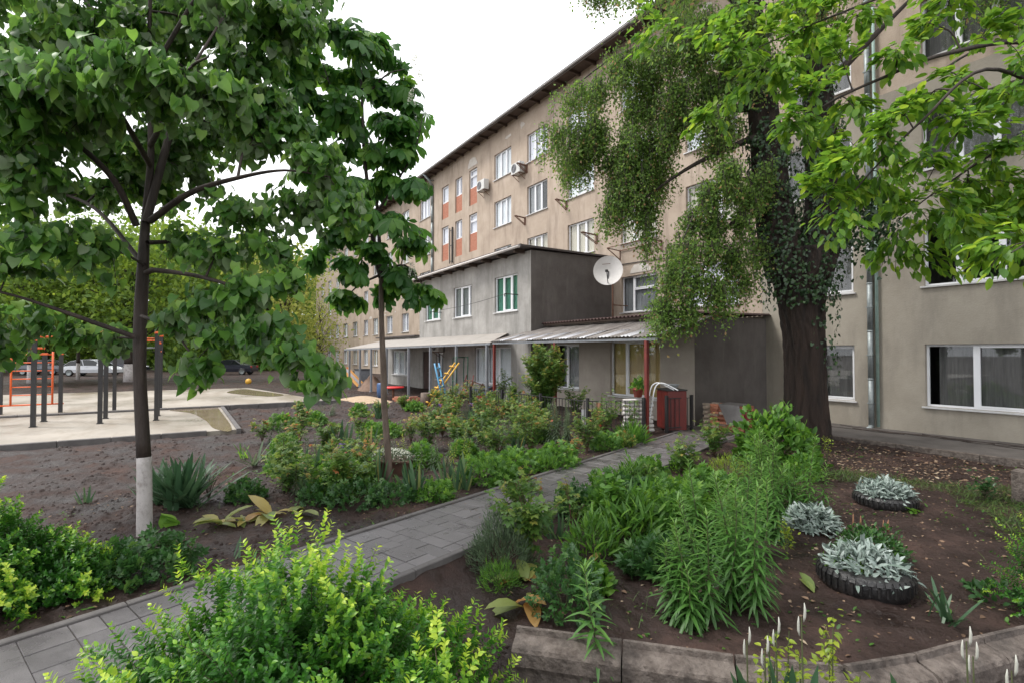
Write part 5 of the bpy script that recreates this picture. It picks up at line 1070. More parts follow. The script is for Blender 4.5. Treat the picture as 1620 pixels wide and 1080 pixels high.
for (t0,q),n,lb in ((TY1,330,'silver lambs ear spilling from the nearest tyre'),(TY2,420,'silver lambs ear filling the farther tyre')):
    mound(q+np.array([0,0,.12]), .35, .35, .24, n*2, 'felt', .10, 'silver', lb, 'lambs_ear', 'lambs ear', singles=120, up=.6, stems=0)
mound(TY1[1]+np.array([-.1,-.16,.14]), .22, .16, .12, 140, 'oval', .06, 'herb', 'small yellow green weeds at the front of the nearest tyre', 'weed', 'weeds', stems=0)
q = R(1378,882); t = mound(q, .36, .36, .34, 1100, 'oval', .055, 'dark', 'rounded dark green bush with dried flower spikes between the two tyres', 'bush', 'bush', up=.3)
sp = MB()
for k in range(5): a_ = rng.uniform(0,6.28); x,y = .2*math.cos(a_), .2*math.sin(a_); sp.tube([(x,y,.28),(x,y,.33),(x,y,.39+.05*rng.random())], [.008,.011,.004], 6)
sp.build('dried_spike', mat('dried_flower', (.22,.11,.06), None, rough=.9), t)
iris(R(1266,925), 1, .3, 'two blue green tulip leaves on the bare soil left of the nearest tyre', singles=8, lf='greyh')
rosette(R(1285,938), 2, .22, 'single yellow tipped leaf on the soil beside the nearest tyre', 'tulip', 'tulip', 'big', 'yel', (.1,.5), (.5,1))
rosette(R(1500,985), 14, .33, 'dark grassy tuft at the back of the kerb wall', 'grass_tuft', 'grass', 'blade', 'iris', (0,.4), (.6,1.4))
cane_bush(R(1560,790), .45, .25, 8, 'dark young shrub on the soil at the right', 'young_shrub', 'shrub', lf='dark', tm='oval', per=22, ls=.07, red=0, m='twig')
mound(R(1575,945), .2, .2, .12, 90, 'oval', .08, 'dark', 'small low weed on the soil near the right edge', 'weed', 'weeds', stems=0)
rosette(R(1450,812), 5, .17, 'fresh green leaf pair at the side of the farther tyre', 'weed', 'weeds', 'big', 'herb', (.4,1), (.3,.9))
for px,py,h,lb in ((1308,740,.9,'thin lime green shoot before the big trunk'),(1245,880,.5,'lime green shoot at the foot of the lilies')):
    cane_bush(R(px,py), h, .08, 4, lb, 'lime_shoot', 'shoot', lf='lime', tm='oval', per=26, ls=.045, red=0, m='stem', lo=.2)
# foreground below the kerb: lime shoots and white budded irises
for px,d,h,lb in ((1215,3.25,.95,'lime green shoots left of the white buds in the foreground'),(1262,3.15,1.0,'tallest lime green shoot in the foreground'),(1310,3.2,.95,'lime green shoot right of the tallest one'),(1345,3.1,.72,'lime green shoot before the kerb corner'),(1240,3.3,.8,'lime green shoot between the iris blades')):
    cane_bush(cam_low(px,d,-.3), h, .07, 3, lb, 'lime_shoot', 'shoot', lf='lime', tm='oval2', per=24, ls=.05, red=0, m='stem', lo=.25, singles=60)
def white_iris(px, d, h, label, nb=2):
    q = cam_low(px, d, -.3); t = empty('white_iris', q, label, 'iris'); F = Fol()
    for k in range(7): a_ = rng.uniform(0,6.28); e = rng.uniform(1.1,1.5); F.add('blade', q+rng.normal(size=3)*[.06,.06,0], [math.cos(a_)*math.cos(e),math.sin(a_)*math.cos(e),math.sin(e)], [math.sin(a_),-math.cos(a_),0], h*rng.uniform(.6,.82), rng.uniform(0,.6))
    stems_mesh(t, [([q, q+[.01,0,h*.5], q+[.0,.01,h]], .008)], M['stem'], 'flower_stem', base=q)
    bm_ = MB()
    for k in range(nb):
        z = h-.0-k*.09; x = .012*(-1)**k; bm_.tube([(x,.01,z-.02),(x*1.5,.01,z+.01),(x*1.6,.012,z+.05),(x*1.4,.01,z+.09)], [.003,.0075,.007,.002], 8)
    bm_.build('bud', mat('white_bud', (.42,.42,.37), None, rough=.5), t); F.finish(t, LF['iris'], q, 14); return t
for px,d,h,lb in ((1176,3.2,.74,'white iris bud leftmost of the foreground group'),(1204,3.1,.74,'white iris buds second from the left in the foreground'),(1222,3.2,.80,'taller white iris buds just left of the tallest lime shoot'),(1262,3.0,.98,'tallest white iris bud at the tip of the lime shoots'),(1520,2.9,.90,'white iris bud rising before the right kerb wall'),(1530,3.0,.76,'white iris buds with green blades left of the lower right corner'),(1590,2.7,.86,'white iris buds nearest the lower right corner'),(1498,2.6,.6,'low white iris bud at the bottom edge before the right kerb')):
    white_iris(px, d, h, lb)
for px,py,rx,h,tm,lf,lb in ((940,880,.3,.42,'lance','herb','fresh leafy phlox tuft between the lavender and the phlox clump'),(1040,905,.3,.3,'peony','dark','low peony leaves in front of the phlox clump'),(960,820,.32,.4,'peony','herb','peony tuft on the path side of the right bed'),(1060,810,.4,.42,'peony','herb','broad peony mound below the pale hosta'),(1230,790,.35,.5,'lance','herb','leafy phlox between the tall lilies and the big tree'),(935,930,.2,.2,'oval','herb','small green weed clump near the yellow spotted hosta'),(1270,760,.3,.5,'oval','herb','small leafy shrub at the right foot of the broad leaved shrub')):
    mound(R(px,py), rx, rx, h, 420, tm, .15 if tm != 'oval' else .09, lf, lb, 'perennial', 'perennial', up=.8)
for k_, (s_, r_, rx, h, tm, lf, lb) in enumerate(((3.0,.05,.24,.3,'needle','herb','feathery tuft leaning over the path kerb beside the lavender'),(3.9,.1,.26,.36,'rose','dark','dark rose leaves over the path kerb behind the tall path rose'),(4.7,.12,.3,.42,'peony','herb','leafy perennial spilling over the right path kerb before the phlox'),(5.5,.12,.3,.5,'lance','herb','fresh phlox shoots over the right path kerb in the middle'),(6.3,.12,.3,.4,'peony','herb','green mound over the right path kerb beyond the phlox shoots'),(7.6,.18,.26,.3,'oval','herb','small leafy tuft at the right path kerb near the pale hosta'),(4.3,-1.56,.2,.22,'peony','herb','low leafy tuft at the left path kerb before the irises'),(5.6,-1.58,.22,.25,'blade','herb','grassy tuft at the left path kerb'),(8.6,-1.6,.26,.3,'rose','rose','low rose at the left path kerb near the railing'))):
    q = np.array(pth(s_, PW+r_)); q[2] = gz(q[0], q[1]); mound(q, rx, rx, h, 380, tm, .16 if tm == 'lance' else (.07 if tm in ('needle','oval') else .12), lf, lb, 'perennial', 'perennial', up=.8)
for k_ in range(14):
    px = rng.uniform(450,960); py = rng.uniform(655,775)
    if not in_bed(px,py): continue
    iris(ground_at(px,py), 3, rng.uniform(.5,.75), 'iris tuft', singles=0, group='iris tufts through the left bed', flower='purple' if k_ % 3 == 0 else None)
order_labels([o for o in bpy.data.objects if o.get('group') == 'iris tufts through the left bed'], 'slender iris tuft {} from the left among mixed plants of the left bed')
# litter, grass patches
def scatter(n, xr, yr, ok, tm, ls, lf, name, label, vr=(0,1), flat=.12, lift=.004, catg='leaf litter'):
    x = rng.uniform(*xr, n*3); y = rng.uniform(*yr, n*3); k = ok(x,y); x, y = x[k][:n], y[k][:n]; n = len(x); z = hgt(x,y)
    s_ = (x-PO[0])*PE[0]+(y-PO[1])*PE[1]; r_ = (x-PO[0])*PR[0]+(y-PO[1])*PR[1]; z = np.where((r_ > -.02) & (r_ < PW+.02) & (s_ < 11.6), PZ+.006, z)
    a = rng.uniform(0,6.28,n); d = np.stack([np.cos(a),np.sin(a),rng.normal(size=n)*flat],1)
    F = Fol().add(tm, np.stack([x,y,z+lift],1), d, np.array([0,0,1.])+rnd_dirs(n)*.35, ls*rng.uniform(.5,1.4,n), rng.uniform(*vr,n)); o = F.finish(None, LF[lf], (0,0,0), 0, name); return o
rr_of = lambda x,y: (x-PO[0])*PR[0]+(y-PO[1])*PR[1]; ss_of = lambda x,y: (x-PO[0])*PE[0]+(y-PO[1])*PE[1]
inpath = lambda x,y: (rr_of(x,y) > .05) & (rr_of(x,y) < PW-.05) & (ss_of(x,y) < 11.4)
scatter(420, (-10,-5), (-13.5,-5), inpath, 'small', .028, 'dry', 'path_litter', '', (.3,1))
scatter(260, (-9.9,-8.4), (-8.8,-4.5), inpath, 'small', .03, 'dry', 'fallen_petals', '', (.6,1))
rbed = lambda x,y: (rr_of(x,y) > PW+.1) & (y < -2.7) & ((side(KA,KB,x,y) > .1) & (side(KB,KC,x,y) > .1))
scatter(1500, (-8,2), (-14,-2.7), rbed, 'oval2', .055, 'dry', 'leaf_litter', '', (0,1))
scatter(2600, (-7.6,0), (-5.6,-2.75), rbed, 'oval2', .075, 'dry', 'leaf_litter', '', (.25,1)); scatter(900, (-6,0), (-12,-5), rbed, 'small', .035, 'dry', 'leaf_litter', '', (.6,1))
lbed = lambda x,y: (rr_of(x,y) < -.05) & (rr_of(x,y) > -4.5)
scatter(1400, (-14,-4), (-19,-8), lbed, 'oval2', .045, 'dry', 'leaf_litter', '', (0,.9))
def clods(n, xr, yr, ok, smax):
    x = rng.uniform(*xr, n*3); y = rng.uniform(*yr, n*3); k = ok(x,y); x, y = x[k][:n], y[k][:n]; n = len(x); z = hgt(x,y); s_ = smax*rng.uniform(.15,1,n)**2.2
    base = np.array([(1,0,-.3),(.3,.95,-.3),(-.8,.6,-.3),(-.8,-.6,-.3),(.3,-.95,-.3),(.45,.2,.55),(-.3,.4,.6),(-.1,-.45,.5)]); F0 = [(0,1,5),(1,6,5),(1,2,6),(2,3,6),(3,7,6),(3,4,7),(4,0,7),(0,5,7),(5,6,7)]
    a = rng.uniform(0,6.28,n); P = base[None]*(1+rng.normal(size=(n,8,1))*.18)*s_[:,None,None]; c_, sn = np.cos(a)[:,None], np.sin(a)[:,None]
    V = np.stack([P[:,:,0]*c_-P[:,:,1]*sn+x[:,None], P[:,:,0]*sn+P[:,:,1]*c_+y[:,None], P[:,:,2]*.8+z[:,None]],2).reshape(-1,3); F = (np.array(F0)[None]+(np.arange(n)*8)[:,None,None]).reshape(-1,3)
    me = bpy.data.meshes.new('soil_clods'); me.from_pydata(V.tolist(), [], F.tolist()); me.polygons.foreach_set('use_smooth', np.ones(len(F), bool)); me.materials.append(M['soil']); link('soil_clods', me, None, None, 'stuff')
clods(7000, (-8,1.5), (-14,-3), rbed, .035); clods(7000, (-14,-4.5), (-18.5,-9), lbed, .04); clods(5000, (-30,-9), (-19,-8), lambda x,y: (rr_of(x,y) < -.1) & ((x > -15.6)|(y > -15)) & ~((x < -22.4)&(y < -10.3)), .06)
scatter(90, (-24,-8), (-19,-9), lambda x,y: rr_of(x,y) < -.05, 'small', .06, 'dry', 'soil_litter', '', (.4,1))
GA, GBp, GC = gp(1345,745), gp(1560,770), gp(1610,815)
def sdist(x,y,a,b): t = np.clip(((x-a[0])*(b[0]-a[0])+(y-a[1])*(b[1]-a[1]))/((b[0]-a[0])**2+(b[1]-a[1])**2),0,1); return np.hypot(x-a[0]-t*(b[0]-a[0]), y-a[1]-t*(b[1]-a[1]))
def gpatch(x,y): return rbed(x,y) & (np.minimum(sdist(x,y,GA,GBp), sdist(x,y,GBp,GC)) < .25+.9*np.maximum(0,vnoise(x,y,1.7,21)-.25))
scatter(16000, (-6.2,-.5), (-8.2,-4.2), gpatch, 'grass', .12, 'grass', 'grass_patch', '', (0,1), 1.2)
scatter(1500, (-7,2), (-13.5,-2.8), lambda x,y: rbed(x,y) & (vnoise(x,y,1.3,51) > .5), 'oval', .05, 'herb', 'small_weeds', '', (0,.6), .6)
scatter(1600, (-11,-4), (-18,-9), lambda x,y: lbed(x,y) & (vnoise(x,y,1.6,31) > .62), 'oval', .05, 'herb', 'small_weeds', '', (0,.7), .6)
scatter(2600, (-13,-5), (-16.5,-8), lambda x,y: lbed(x,y) & (vnoise(x,y,1.2,61) > .62), 'grass', .11, 'grass', 'grass_patch', '', (0,1), 1.2)
scatter(1800, (-6.5,0), (-13.5,-6), lambda x,y: rbed(x,y) & (vnoise(x,y,1.5,71) > .7), 'grass', .09, 'grass', 'grass_patch', '', (0,1), 1.2)
scatter(1200, (-45,-24), (-16,-6), lambda x,y: (vnoise(x,y,.5,41) > .6) & ~((y < -10.3) & (x > -36.6)), 'grass', .14, 'grass', 'grass_patch', '', (0,1), 1.2)
for o in list(bpy.data.objects):
    if o.name.split('.')[0] in ('path_litter','fallen_petals','leaf_litter','soil_litter','grass_patch','small_weeds'): o['kind'] = 'stuff'
# ================================================================ trees
def pxpath(rows): return np.array([[*dp(x, y, d), r] for x, y, d, r in rows])
class Tree:
    def __init__(s, name, base, label, catg='tree', group=None):
        s.base = np.array(base, float); s.t = empty(name, s.base, label, catg, group); s.nodes = []; s.F = Fol(); s.br = MB()
    def limb(s, rows, n=6, part=None, m=None, sides=9, bump=0.):
        C = cat(rows, n); P = C[:,:3]; Rr = np.maximum(C[:,3], .003)
        for p, r in zip(P, Rr): s.nodes.append((*p, r))
        mb = MB() if part else s.br; mb.tube([tuple(p-s.base) for p in P], list(Rr), sides, part is not None, bump, 3)
        if part: return mb.build(part, m, s.t)
    def clumps(s, cl, leaffn, twigs=9, r0=.014):
        """every clump (centre, radius) gets a branch from the nearest limb and twigs with leaves"""
        Nd = np.array(s.nodes); order = np.argsort([np.min(np.linalg.norm(Nd[:,:3]-c[:3], axis=1)) for c, _ in cl])
        for i in order:
            c, r = cl[i]; c = np.array(c); d = np.linalg.norm(Nd[:,:3]-c, axis=1)+np.maximum(0, Nd[:,2]-c[2]-.1)*.6; k = int(np.argmin(d)); p0 = Nd[k,:3]; ln = np.linalg.norm(c-p0)
            mid = (p0+c)/2+np.array([0,0,.12*ln])+rng.normal(size=3)*.05*ln; rb = min(Nd[k,3]*.75, r0+.006*ln)
            P = cat([p0, mid, c], 4); s.br.tube([tuple(p-s.base) for p in P], list(np.linspace(rb, rb*.5, len(P))), 6, False)
            Nd = np.vstack([Nd, np.hstack([P[2:], np.linspace(rb,rb*.5,len(P))[2:,None]])])
            ax = nz(c-p0)
            for _ in range(twigs):
                dr = nz(rng.normal(size=3)*[1,1,.6]+ax*.5+[0,0,.1]); e = c+dr*r*rng.uniform(.5,1.1); st = P[rng.integers(len(P)//2, len(P))]
                e2 = e+np.array([0,0,-.18*r]); m_ = (st+e)/2+np.array([0,0,.06*r]); Q = cat([st, m_, e2], 3)
                s.br.tube([tuple(q-s.base) for q in Q], list(np.linspace(rb*.4, .0025, len(Q))), 4, False); leaffn(s.F, Q, r)
    def done(s, m_branch, m_leaf, singles, leafname='leaf', minpx=10):
        s.br.build('branches', m_branch, s.t); s.F.finish(s.t, m_leaf, s.base, singles, 'crown', leafname, minpx); return s.t
def along(Q, n):
    f = np.sort(rng.uniform(.25,1.02,n)); x = np.linspace(0,1,len(Q)); return np.stack([np.interp(f, x, Q[:,i]) for i in range(3)], 1), nz(Q[-1]-Q[0])
# ---- linden
def lin_leaf(F, Q, r):
    n = 17; p, ax = along(Q, n); p = p+rng.normal(size=(n,3))*.06
    d = nz(rnd_dirs(n)*[1,1,.4]*.75+ax*.35+[0,0,-.75]); nr = rnd_dirs(n)*.55+ax*.5+[0,0,.75]
    F.add('lin', p, d, nr, rng.uniform(.07,.135,n), np.clip(rng.uniform(0,.8,n)+.2*(rng.random(n) < .25), 0, 1))
LB = ground_at(229, 845)
li = Tree('linden_tree', LB, 'young linden with whitewashed trunk foot and wide spreading crown at the left')
dB = float((LB-CP)@FW)
li.limb([[*dp(228,722,dB),0.0785],[*dp(222,600,dB),0.0693],[*dp(222,520,dB),0.0708],[*dp(226,430,dB),0.0655],[*dp(231,340,dB),0.0462],[*dp(239,240,dB),0.0362],[*dp(236,100,dB),0.0270],[*dp(240,-120,dB),0.0154]], 5, 'trunk', M['bark'], 14, .06)
li.limb([[*(LB+[0,0,-.12]),0.0963],[*(LB+[0,0,.04]),0.0862],[*dp(229,780,dB),0.0809],[*dp(228,721.5,dB),0.0801]], 5, 'whitewash_band', M['lime'], 14, .05)
for rows in ([(216,357,6.2,.04),(180,285,5.9,.034),(117,223,5.6,.026),(60,180,5.3,.016),(10,160,5.1,.008)],
             [(231,352,6.3,.05),(277,187,6.5,.04),(303,157,6.6,.034),(370,97,6.8,.022),(450,30,7.0,.01)],
             [(237,350,6.3,.042),(300,306,6.1,.034),(376,282,6.0,.024),(450,270,5.9,.014),(520,280,5.9,.007)],
             [(231,432,6.25,.034),(250,428,6.2,.03),(325,440,5.9,.022),(400,470,5.6,.014),(490,560,5.3,.006)],
             [(214,533,6.2,.03),(157,513,6.0,.026),(83,487,5.8,.02),(0,462,5.6,.012),(-80,455,5.5,.006)],
             [(233,384,6.25,.03),(280,385,6.7,.022),(335,405,7.2,.014),(380,440,7.5,.007)],
             [(238,262,6.3,.035),(190,180,5.5,.026),(150,120,4.9,.016),(110,90,4.6,.008)],
             [(238,230,6.3,.035),(270,170,5.5,.026),(300,110,4.9,.016),(330,90,4.6,.008)],
             [(228,420,6.3,.03),(150,330,7.0,.024),(70,300,7.6,.015),(0,290,7.9,.008)],
             [(237,150,6.3,.03),(150,20,6.6,.02),(60,-80,6.6,.01)],[(237,120,6.3,.03),(330,-30,6.2,.02),(430,-120,6.1,.01)],
             [(224,500,6.2,.022),(270,520,5.9,.016),(310,570,5.6,.008)]):
    li.limb(pxpath(rows))
lc = [(30,330,5.5,.42),(85,385,5.3,.40),(150,395,5.8,.40),(20,420,5.7,.36),(-40,380,5.4,.4),(60,505,6.5,.30),(125,530,6.6,.26),(180,540,6.7,.24),(20,540,6.6,.25),(-40,500,6.3,.3),
      (330,480,5.6,.36),(385,465,5.4,.34),(295,515,5.8,.30),(425,520,5.3,.30),(470,560,5.2,.26),(512,590,5.1,.18),(350,400,6.0,.40),(425,395,6.0,.36),(470,330,6.0,.40),(380,335,6.0,.42),(525,290,6.1,.38),(545,330,5.9,.30),(310,575,5.6,.16),(360,530,5.5,.22),(440,450,5.6,.3),(300,400,6.6,.35),
      (45,120,4.8,.38),(125,108,4.7,.36),(205,100,4.7,.36),(285,118,4.8,.34),(340,140,5.0,.30),(10,150,4.9,.36),(90,170,5.2,.34),(170,170,5.3,.34),(250,150,5.2,.3),(55,265,5.3,.36),(15,230,5.2,.34),(500,250,6.0,.34),(460,200,6.4,.34),(410,230,6.5,.34)]
lcl = [(dp(x,y,d), r) for x,y,d,r in lc]
for x,y in ((40,280),(90,300),(150,310),(190,290),(300,250),(340,220),(20,200),(120,190),(250,215),(390,180),(320,280),(160,250),(60,215)): lcl.append((dp(x,y,7.6+rng.uniform(-.5,.6)), .38))
for x,y,d in ((400,60,6.6),(430,25,6.6),(375,100,6.6),(415,165,6.4),(390,195,6.5),(350,60,6.7),(440,185,6.6),(470,55,6.8),(405,110,6.9),(300,40,6.9),(270,20,7),(265,250,7.3),(300,215,7.2),(255,305,7.6),(205,255,7.5),(285,60,7.2),(330,20,7.0)): lcl.append((dp(x,y,d), .36))
while len(lcl) < 158:
    x, y, d = rng.uniform(-260,490), rng.uniform(-200,250), rng.uniform(5.0,8.2)
    if any(abs(x-gx) < gr and abs(y-gy) < gr*.7 for gx,gy,gr in ((110,250,50),(275,225,42),(450,118,45),(470,210,30))): continue
    if x > 470 and y > 40: continue
    lcl.append((dp(x,y,d), rng.uniform(.32,.48)))
li.clumps(lcl, lin_leaf, 11); li.done(M['bark'], LF['linden'], 300)
# ---- chestnut
def pal_leaf(F, Q, r):
    n = 3; p, ax = along(Q, n); d = nz(rnd_dirs(n)*[1,1,.3]*.8+ax*.5+[0,0,-.55]); F.add('palm', p, d, nz(ax*.3+rnd_dirs(n)*.35+[0,0,.8]), rng.uniform(.20,.34,n), rng.uniform(0,1,n)**1.1)
CB = ground_at(616, 765); dC = float((CB-CP)@FW)
ch = Tree('chestnut_tree', CB, 'slender young chestnut with big fingered leaves and white flower candles')
ch.limb([[*(CB+[0,0,-.1]),0.0616],[*dp(614,720,dC),0.0560],[*dp(608,640,dC),0.0504],[*dp(607,590,dC),0.0518],[*dp(604,520,dC),0.0434],[*dp(603,470,dC),0.0406],[*dp(603,435,dC),0.0392]], 6, 'trunk', M['barkbrown'], 12, .06)
for rows in ([(603,440,dC,.048),(592,395,dC,.04),(586,330,dC,.034),(576,240,dC,.028),(572,140,dC,.02),(567,70,dC,.008)],[(603,440,dC,.04),(600,380,dC+.1,.032),(596,300,dC+.3,.022),(600,200,dC+.4,.012)],
             [(588,350,dC,.025),(620,300,dC-.1,.02),(655,240,dC-.2,.012),(670,180,dC-.2,.006)],[(577,250,dC,.022),(540,180,dC,.016),(510,100,dC,.008)],[(573,160,dC,.018),(610,120,dC,.013),(640,110,dC,.007)],
             [(602,430,dC,.02),(640,420,dC-.2,.014),(668,450,dC-.3,.006)],[(602,435,dC,.02),(570,450,dC-.3,.014),(548,470,dC-.5,.006)]): ch.limb(pxpath(rows))
cc = [(470,40),(455,120),(440,70),(490,200),(475,260),(500,300),(500,50),(535,45),(575,60),(615,85),(520,110),(560,115),(600,140),(640,150),(655,185),(610,190),(560,190),(510,170),(530,240),(590,230),(640,240),(655,290),(610,290),(560,290),(520,330),(545,370),(590,340),(630,350),(655,380),(600,400),(560,420),(630,430),(660,455),(545,470),(505,400),(610,455),(570,60),(540,150),(590,80),(625,200),(480,90),(470,140)]
ccl = [(dp(x,y,dC+rng.uniform(-.7,.7)), rng.uniform(.26,.4)) for x,y in cc]+[]
ccl += [(dp(rng.uniform(440,515),rng.uniform(-120,30),dC+rng.uniform(-.6,.9)), .35) for _ in range(8)]
ch.clumps(ccl, pal_leaf, 7, .01); ch.done(M['bark'], LF['chest'], 300)
def candle(px, py, d):
    q = dp(px,py,d); F = Fol(); n = 60; f = rng.uniform(0,1,n); a = rng.uniform(0,6.28,n); r = .045*(1-.75*f)
    P = np.stack([r*np.cos(a), r*np.sin(a), f*.24],1); F.add('oval2', q+P, np.stack([np.cos(a),np.sin(a),f*0+.3],1), rnd_dirs(n), .035, rng.uniform(size=n))
    o = F.finish(ch.t, LF['petal'], ch.base, 0, 'flower_candle'); return o
for px,py,d in ((651,165,dC-.2),(656,110,dC),(665,135,dC-.1),(508,8,dC),(540,372,dC-.4),(652,440,dC-.3)): candle(px,py,d)
# ---- the big old tree by the cream wall
GB = ground_at(1278, 700); dG = float((GB-CP)@FW)
def gpx(rows): return pxpath([(x,y,dG+dd,r) for x,y,dd,r in rows])
bt = Tree('old_elm_tree', GB, 'huge dark forked tree trunk wrapped in ivy with weeping branches before the long block')
k = dG/FPX
bt.limb([[*(GB+[0,0,-.2]),.58],[*dp(1277,690,dG),.50],[*dp(1275,640,dG),.46],[*dp(1273,560,dG),.45],[*dp(1267,490,dG),.49],[*dp(1263,430,dG),.60],[*dp(1262,395,dG),.58]], 14, 'trunk', M['barkbig'], 96, .13)
bt.limb(gpx([(1248,440,0,.50),(1232,385,0,.47),(1222,320,0,.42),(1212,220,.1,.36),(1200,100,.2,.30),(1186,0,.3,.25),(1165,-200,.5,.14),(1150,-360,.6,.05)]), 8, 'stem', M['barkbig'], 48, .11)
bt.limb(gpx([(1278,440,0,.50),(1294,380,0,.46),(1301,310,0,.38),(1297,200,0,.34),(1290,100,0,.30),(1286,0,0,.25),(1292,-200,0,.14),(1300,-360,0,.05)]), 8, 'stem', M['barkbig'], 48, .11)
for rows in ([(1197,80,.2,.12),(1110,78,.6,.09),(1035,72,1.0,.06),(970,92,1.4,.035),(905,140,1.7,.012)],[(1205,170,.2,.12),(1120,180,.6,.08),(1030,230,1.0,.05),(950,270,1.4,.02)],
             [(1190,20,.3,.12),(1100,-40,.5,.08),(1000,-60,.6,.04),(930,-40,.7,.012)],[(1218,290,0,.07),(1160,285,-.4,.05),(1110,320,-.7,.03),(1080,380,-.9,.012)],[(1292,150,0,.12),(1380,60,-.3,.07),(1460,-20,-.5,.03)],
             [(1225,330,0,.06),(1150,360,-.5,.04),(1110,430,-.8,.015)],[(1210,210,0,.09),(1100,260,.2,.05),(1010,320,.6,.02)]): bt.limb(gpx(rows))
def weep_leaf(F, Q, r):
    m = 7; st = Q[rng.integers(1, len(Q), m)]
    for s_ in st:                                      # hanging strands
        L_ = rng.uniform(.3,.95)*r/.5; n = int(13*L_/.5); f = rng.uniform(0,1,n); sw = rng.normal(size=2)*.12
        p = s_+np.stack([sw[0]*f*L_, sw[1]*f*L_, -f*L_],1)+rng.normal(size=(n,3))*.085
        bt.br.tube([tuple(s_-bt.base), tuple(s_+np.array([sw[0]*.5*L_, sw[1]*.5*L_, -.5*L_])-bt.base), tuple(s_+np.array([sw[0]*L_, sw[1]*L_, -L_])-bt.base)], [.006,.004,.002], 3, False)
        F.add('small', p, nz(rnd_dirs(n)*[1,1,.5]+[0,0,-.7]), rnd_dirs(n), rng.uniform(.05,.105,n), np.clip(rng.uniform(0,.75,n)+.45*f*(rng.random(n) < .3), 0, 1))
wp = [(920,170),(960,130),(1000,100),(1040,100),(1085,95),(1130,80),(1175,60),(900,220),(945,210),(990,170),(1040,160),(1090,150),(1140,150),(1180,130),(925,270),(970,260),(1020,230),(1065,220),(1110,210),(1160,200),(960,310),(1000,300),(1050,280),(1030,340),(975,330),(1010,250),(940,240),(1080,180),(1150,100),(1110,40),(1150,20),(1070,60)]
wcl = [(dp(x+rng.uniform(-26,26),y-18+rng.uniform(-18,18),dG+1.5*(1200-x)/300+rng.uniform(-.6,.6)), rng.uniform(.5,.7)) for x,y in wp+wp]
dn = [(1120,300),(1160,285),(1190,300),(1090,340),(1130,345),(1170,340),(1080,390),(1120,390),(1160,400),(1195,380),(1065,430),(1100,440),(1140,450),(1175,440),(1050,480),(1090,480),(1150,260),(1210,270)]
wcl += [(dp(x,y,dG-.7+rng.uniform(-.5,.4)), rng.uniform(.36,.5)) for x,y in dn+dn[::2]]
wcl += [(dp(x,y,dG+.5), .45) for x,y in ((955,-18),(995,-30),(930,-30),(1030,-40))]
wcl += [(dp(rng.uniform(950,1750),rng.uniform(-700,-40),dG+rng.uniform(-4.5,1.0)), .9) for _ in range(45)]  # unseen upper crown, extra clumps added to shade the cream wall
bt.clumps(wcl, weep_leaf, 8, .02)
bt.done(M['bark'], LF['weep'], 0)
iv = Fol()
def ivy_on(rows, n, th, size=(.05,.095), out=.0):
    C = cat(gpx(rows), 6); 
    i = rng.integers(0, len(C), n); c = C[i]; a = rng.uniform(0,6.28,n); tocam = nz(CP-GB); 
    dirn = np.stack([np.cos(a), np.sin(a), 0*a],1); w = dirn@tocam; kp = w > -.35; dirn = dirn[kp]; c = c[kp]; n = len(c)
    p = c[:,:3]+dirn*(c[:,3:4]+rng.uniform(.02,th,(n,1)))+np.stack([0*c[:,0],0*c[:,0],rng.uniform(-.3,.3,n)],1)
    iv.add('lin', p, nz(rnd_dirs(n)*.5+[0,0,-.8]+dirn*.3), dirn+rnd_dirs(n)*.45, rng.uniform(*size,n), rng.uniform(0,.9,n))
ivy_on([(1262,470,0,.6),(1235,400,0,.48),(1222,320,0,.42),(1212,220,0,.36)], 2300, .22); ivy_on([(1275,470,0,.55),(1290,400,0,.46),(1301,310,0,.38),(1297,200,0,.34)], 2100, .2)
ivy_on([(1285,540,0,.45),(1290,480,0,.45)], 260, .12); ivy_on([(1212,240,0,.36),(1200,100,.2,.3),(1190,20,.3,.25)], 700, .15); ivy_on([(1297,200,0,.34),(1290,100,0,.3),(1286,0,0,.25)], 700, .15); ivy_on([(1300,590,0,.3),(1298,560,0,.3)], 90, .1)
for cx,cy,n in ((1368,350,260),(1385,330,260),(1400,345,160),(1375,400,90),(1360,390,60),(1405,370,70),(1330,330,200),(1345,310,200)):
    p = dp(cx,cy,dG-.2)+rng.normal(size=(n,3))*[.22,.22,.35]; iv.add('lin', p, nz(rnd_dirs(n)*.6+[0,0,-.7]), rnd_dirs(n)+[0,0,.3], rng.uniform(.06,.1,n), rng.uniform(0,.9,n))
iv.finish(bt.t, LF['ivy'], bt.base, 0, 'ivy')
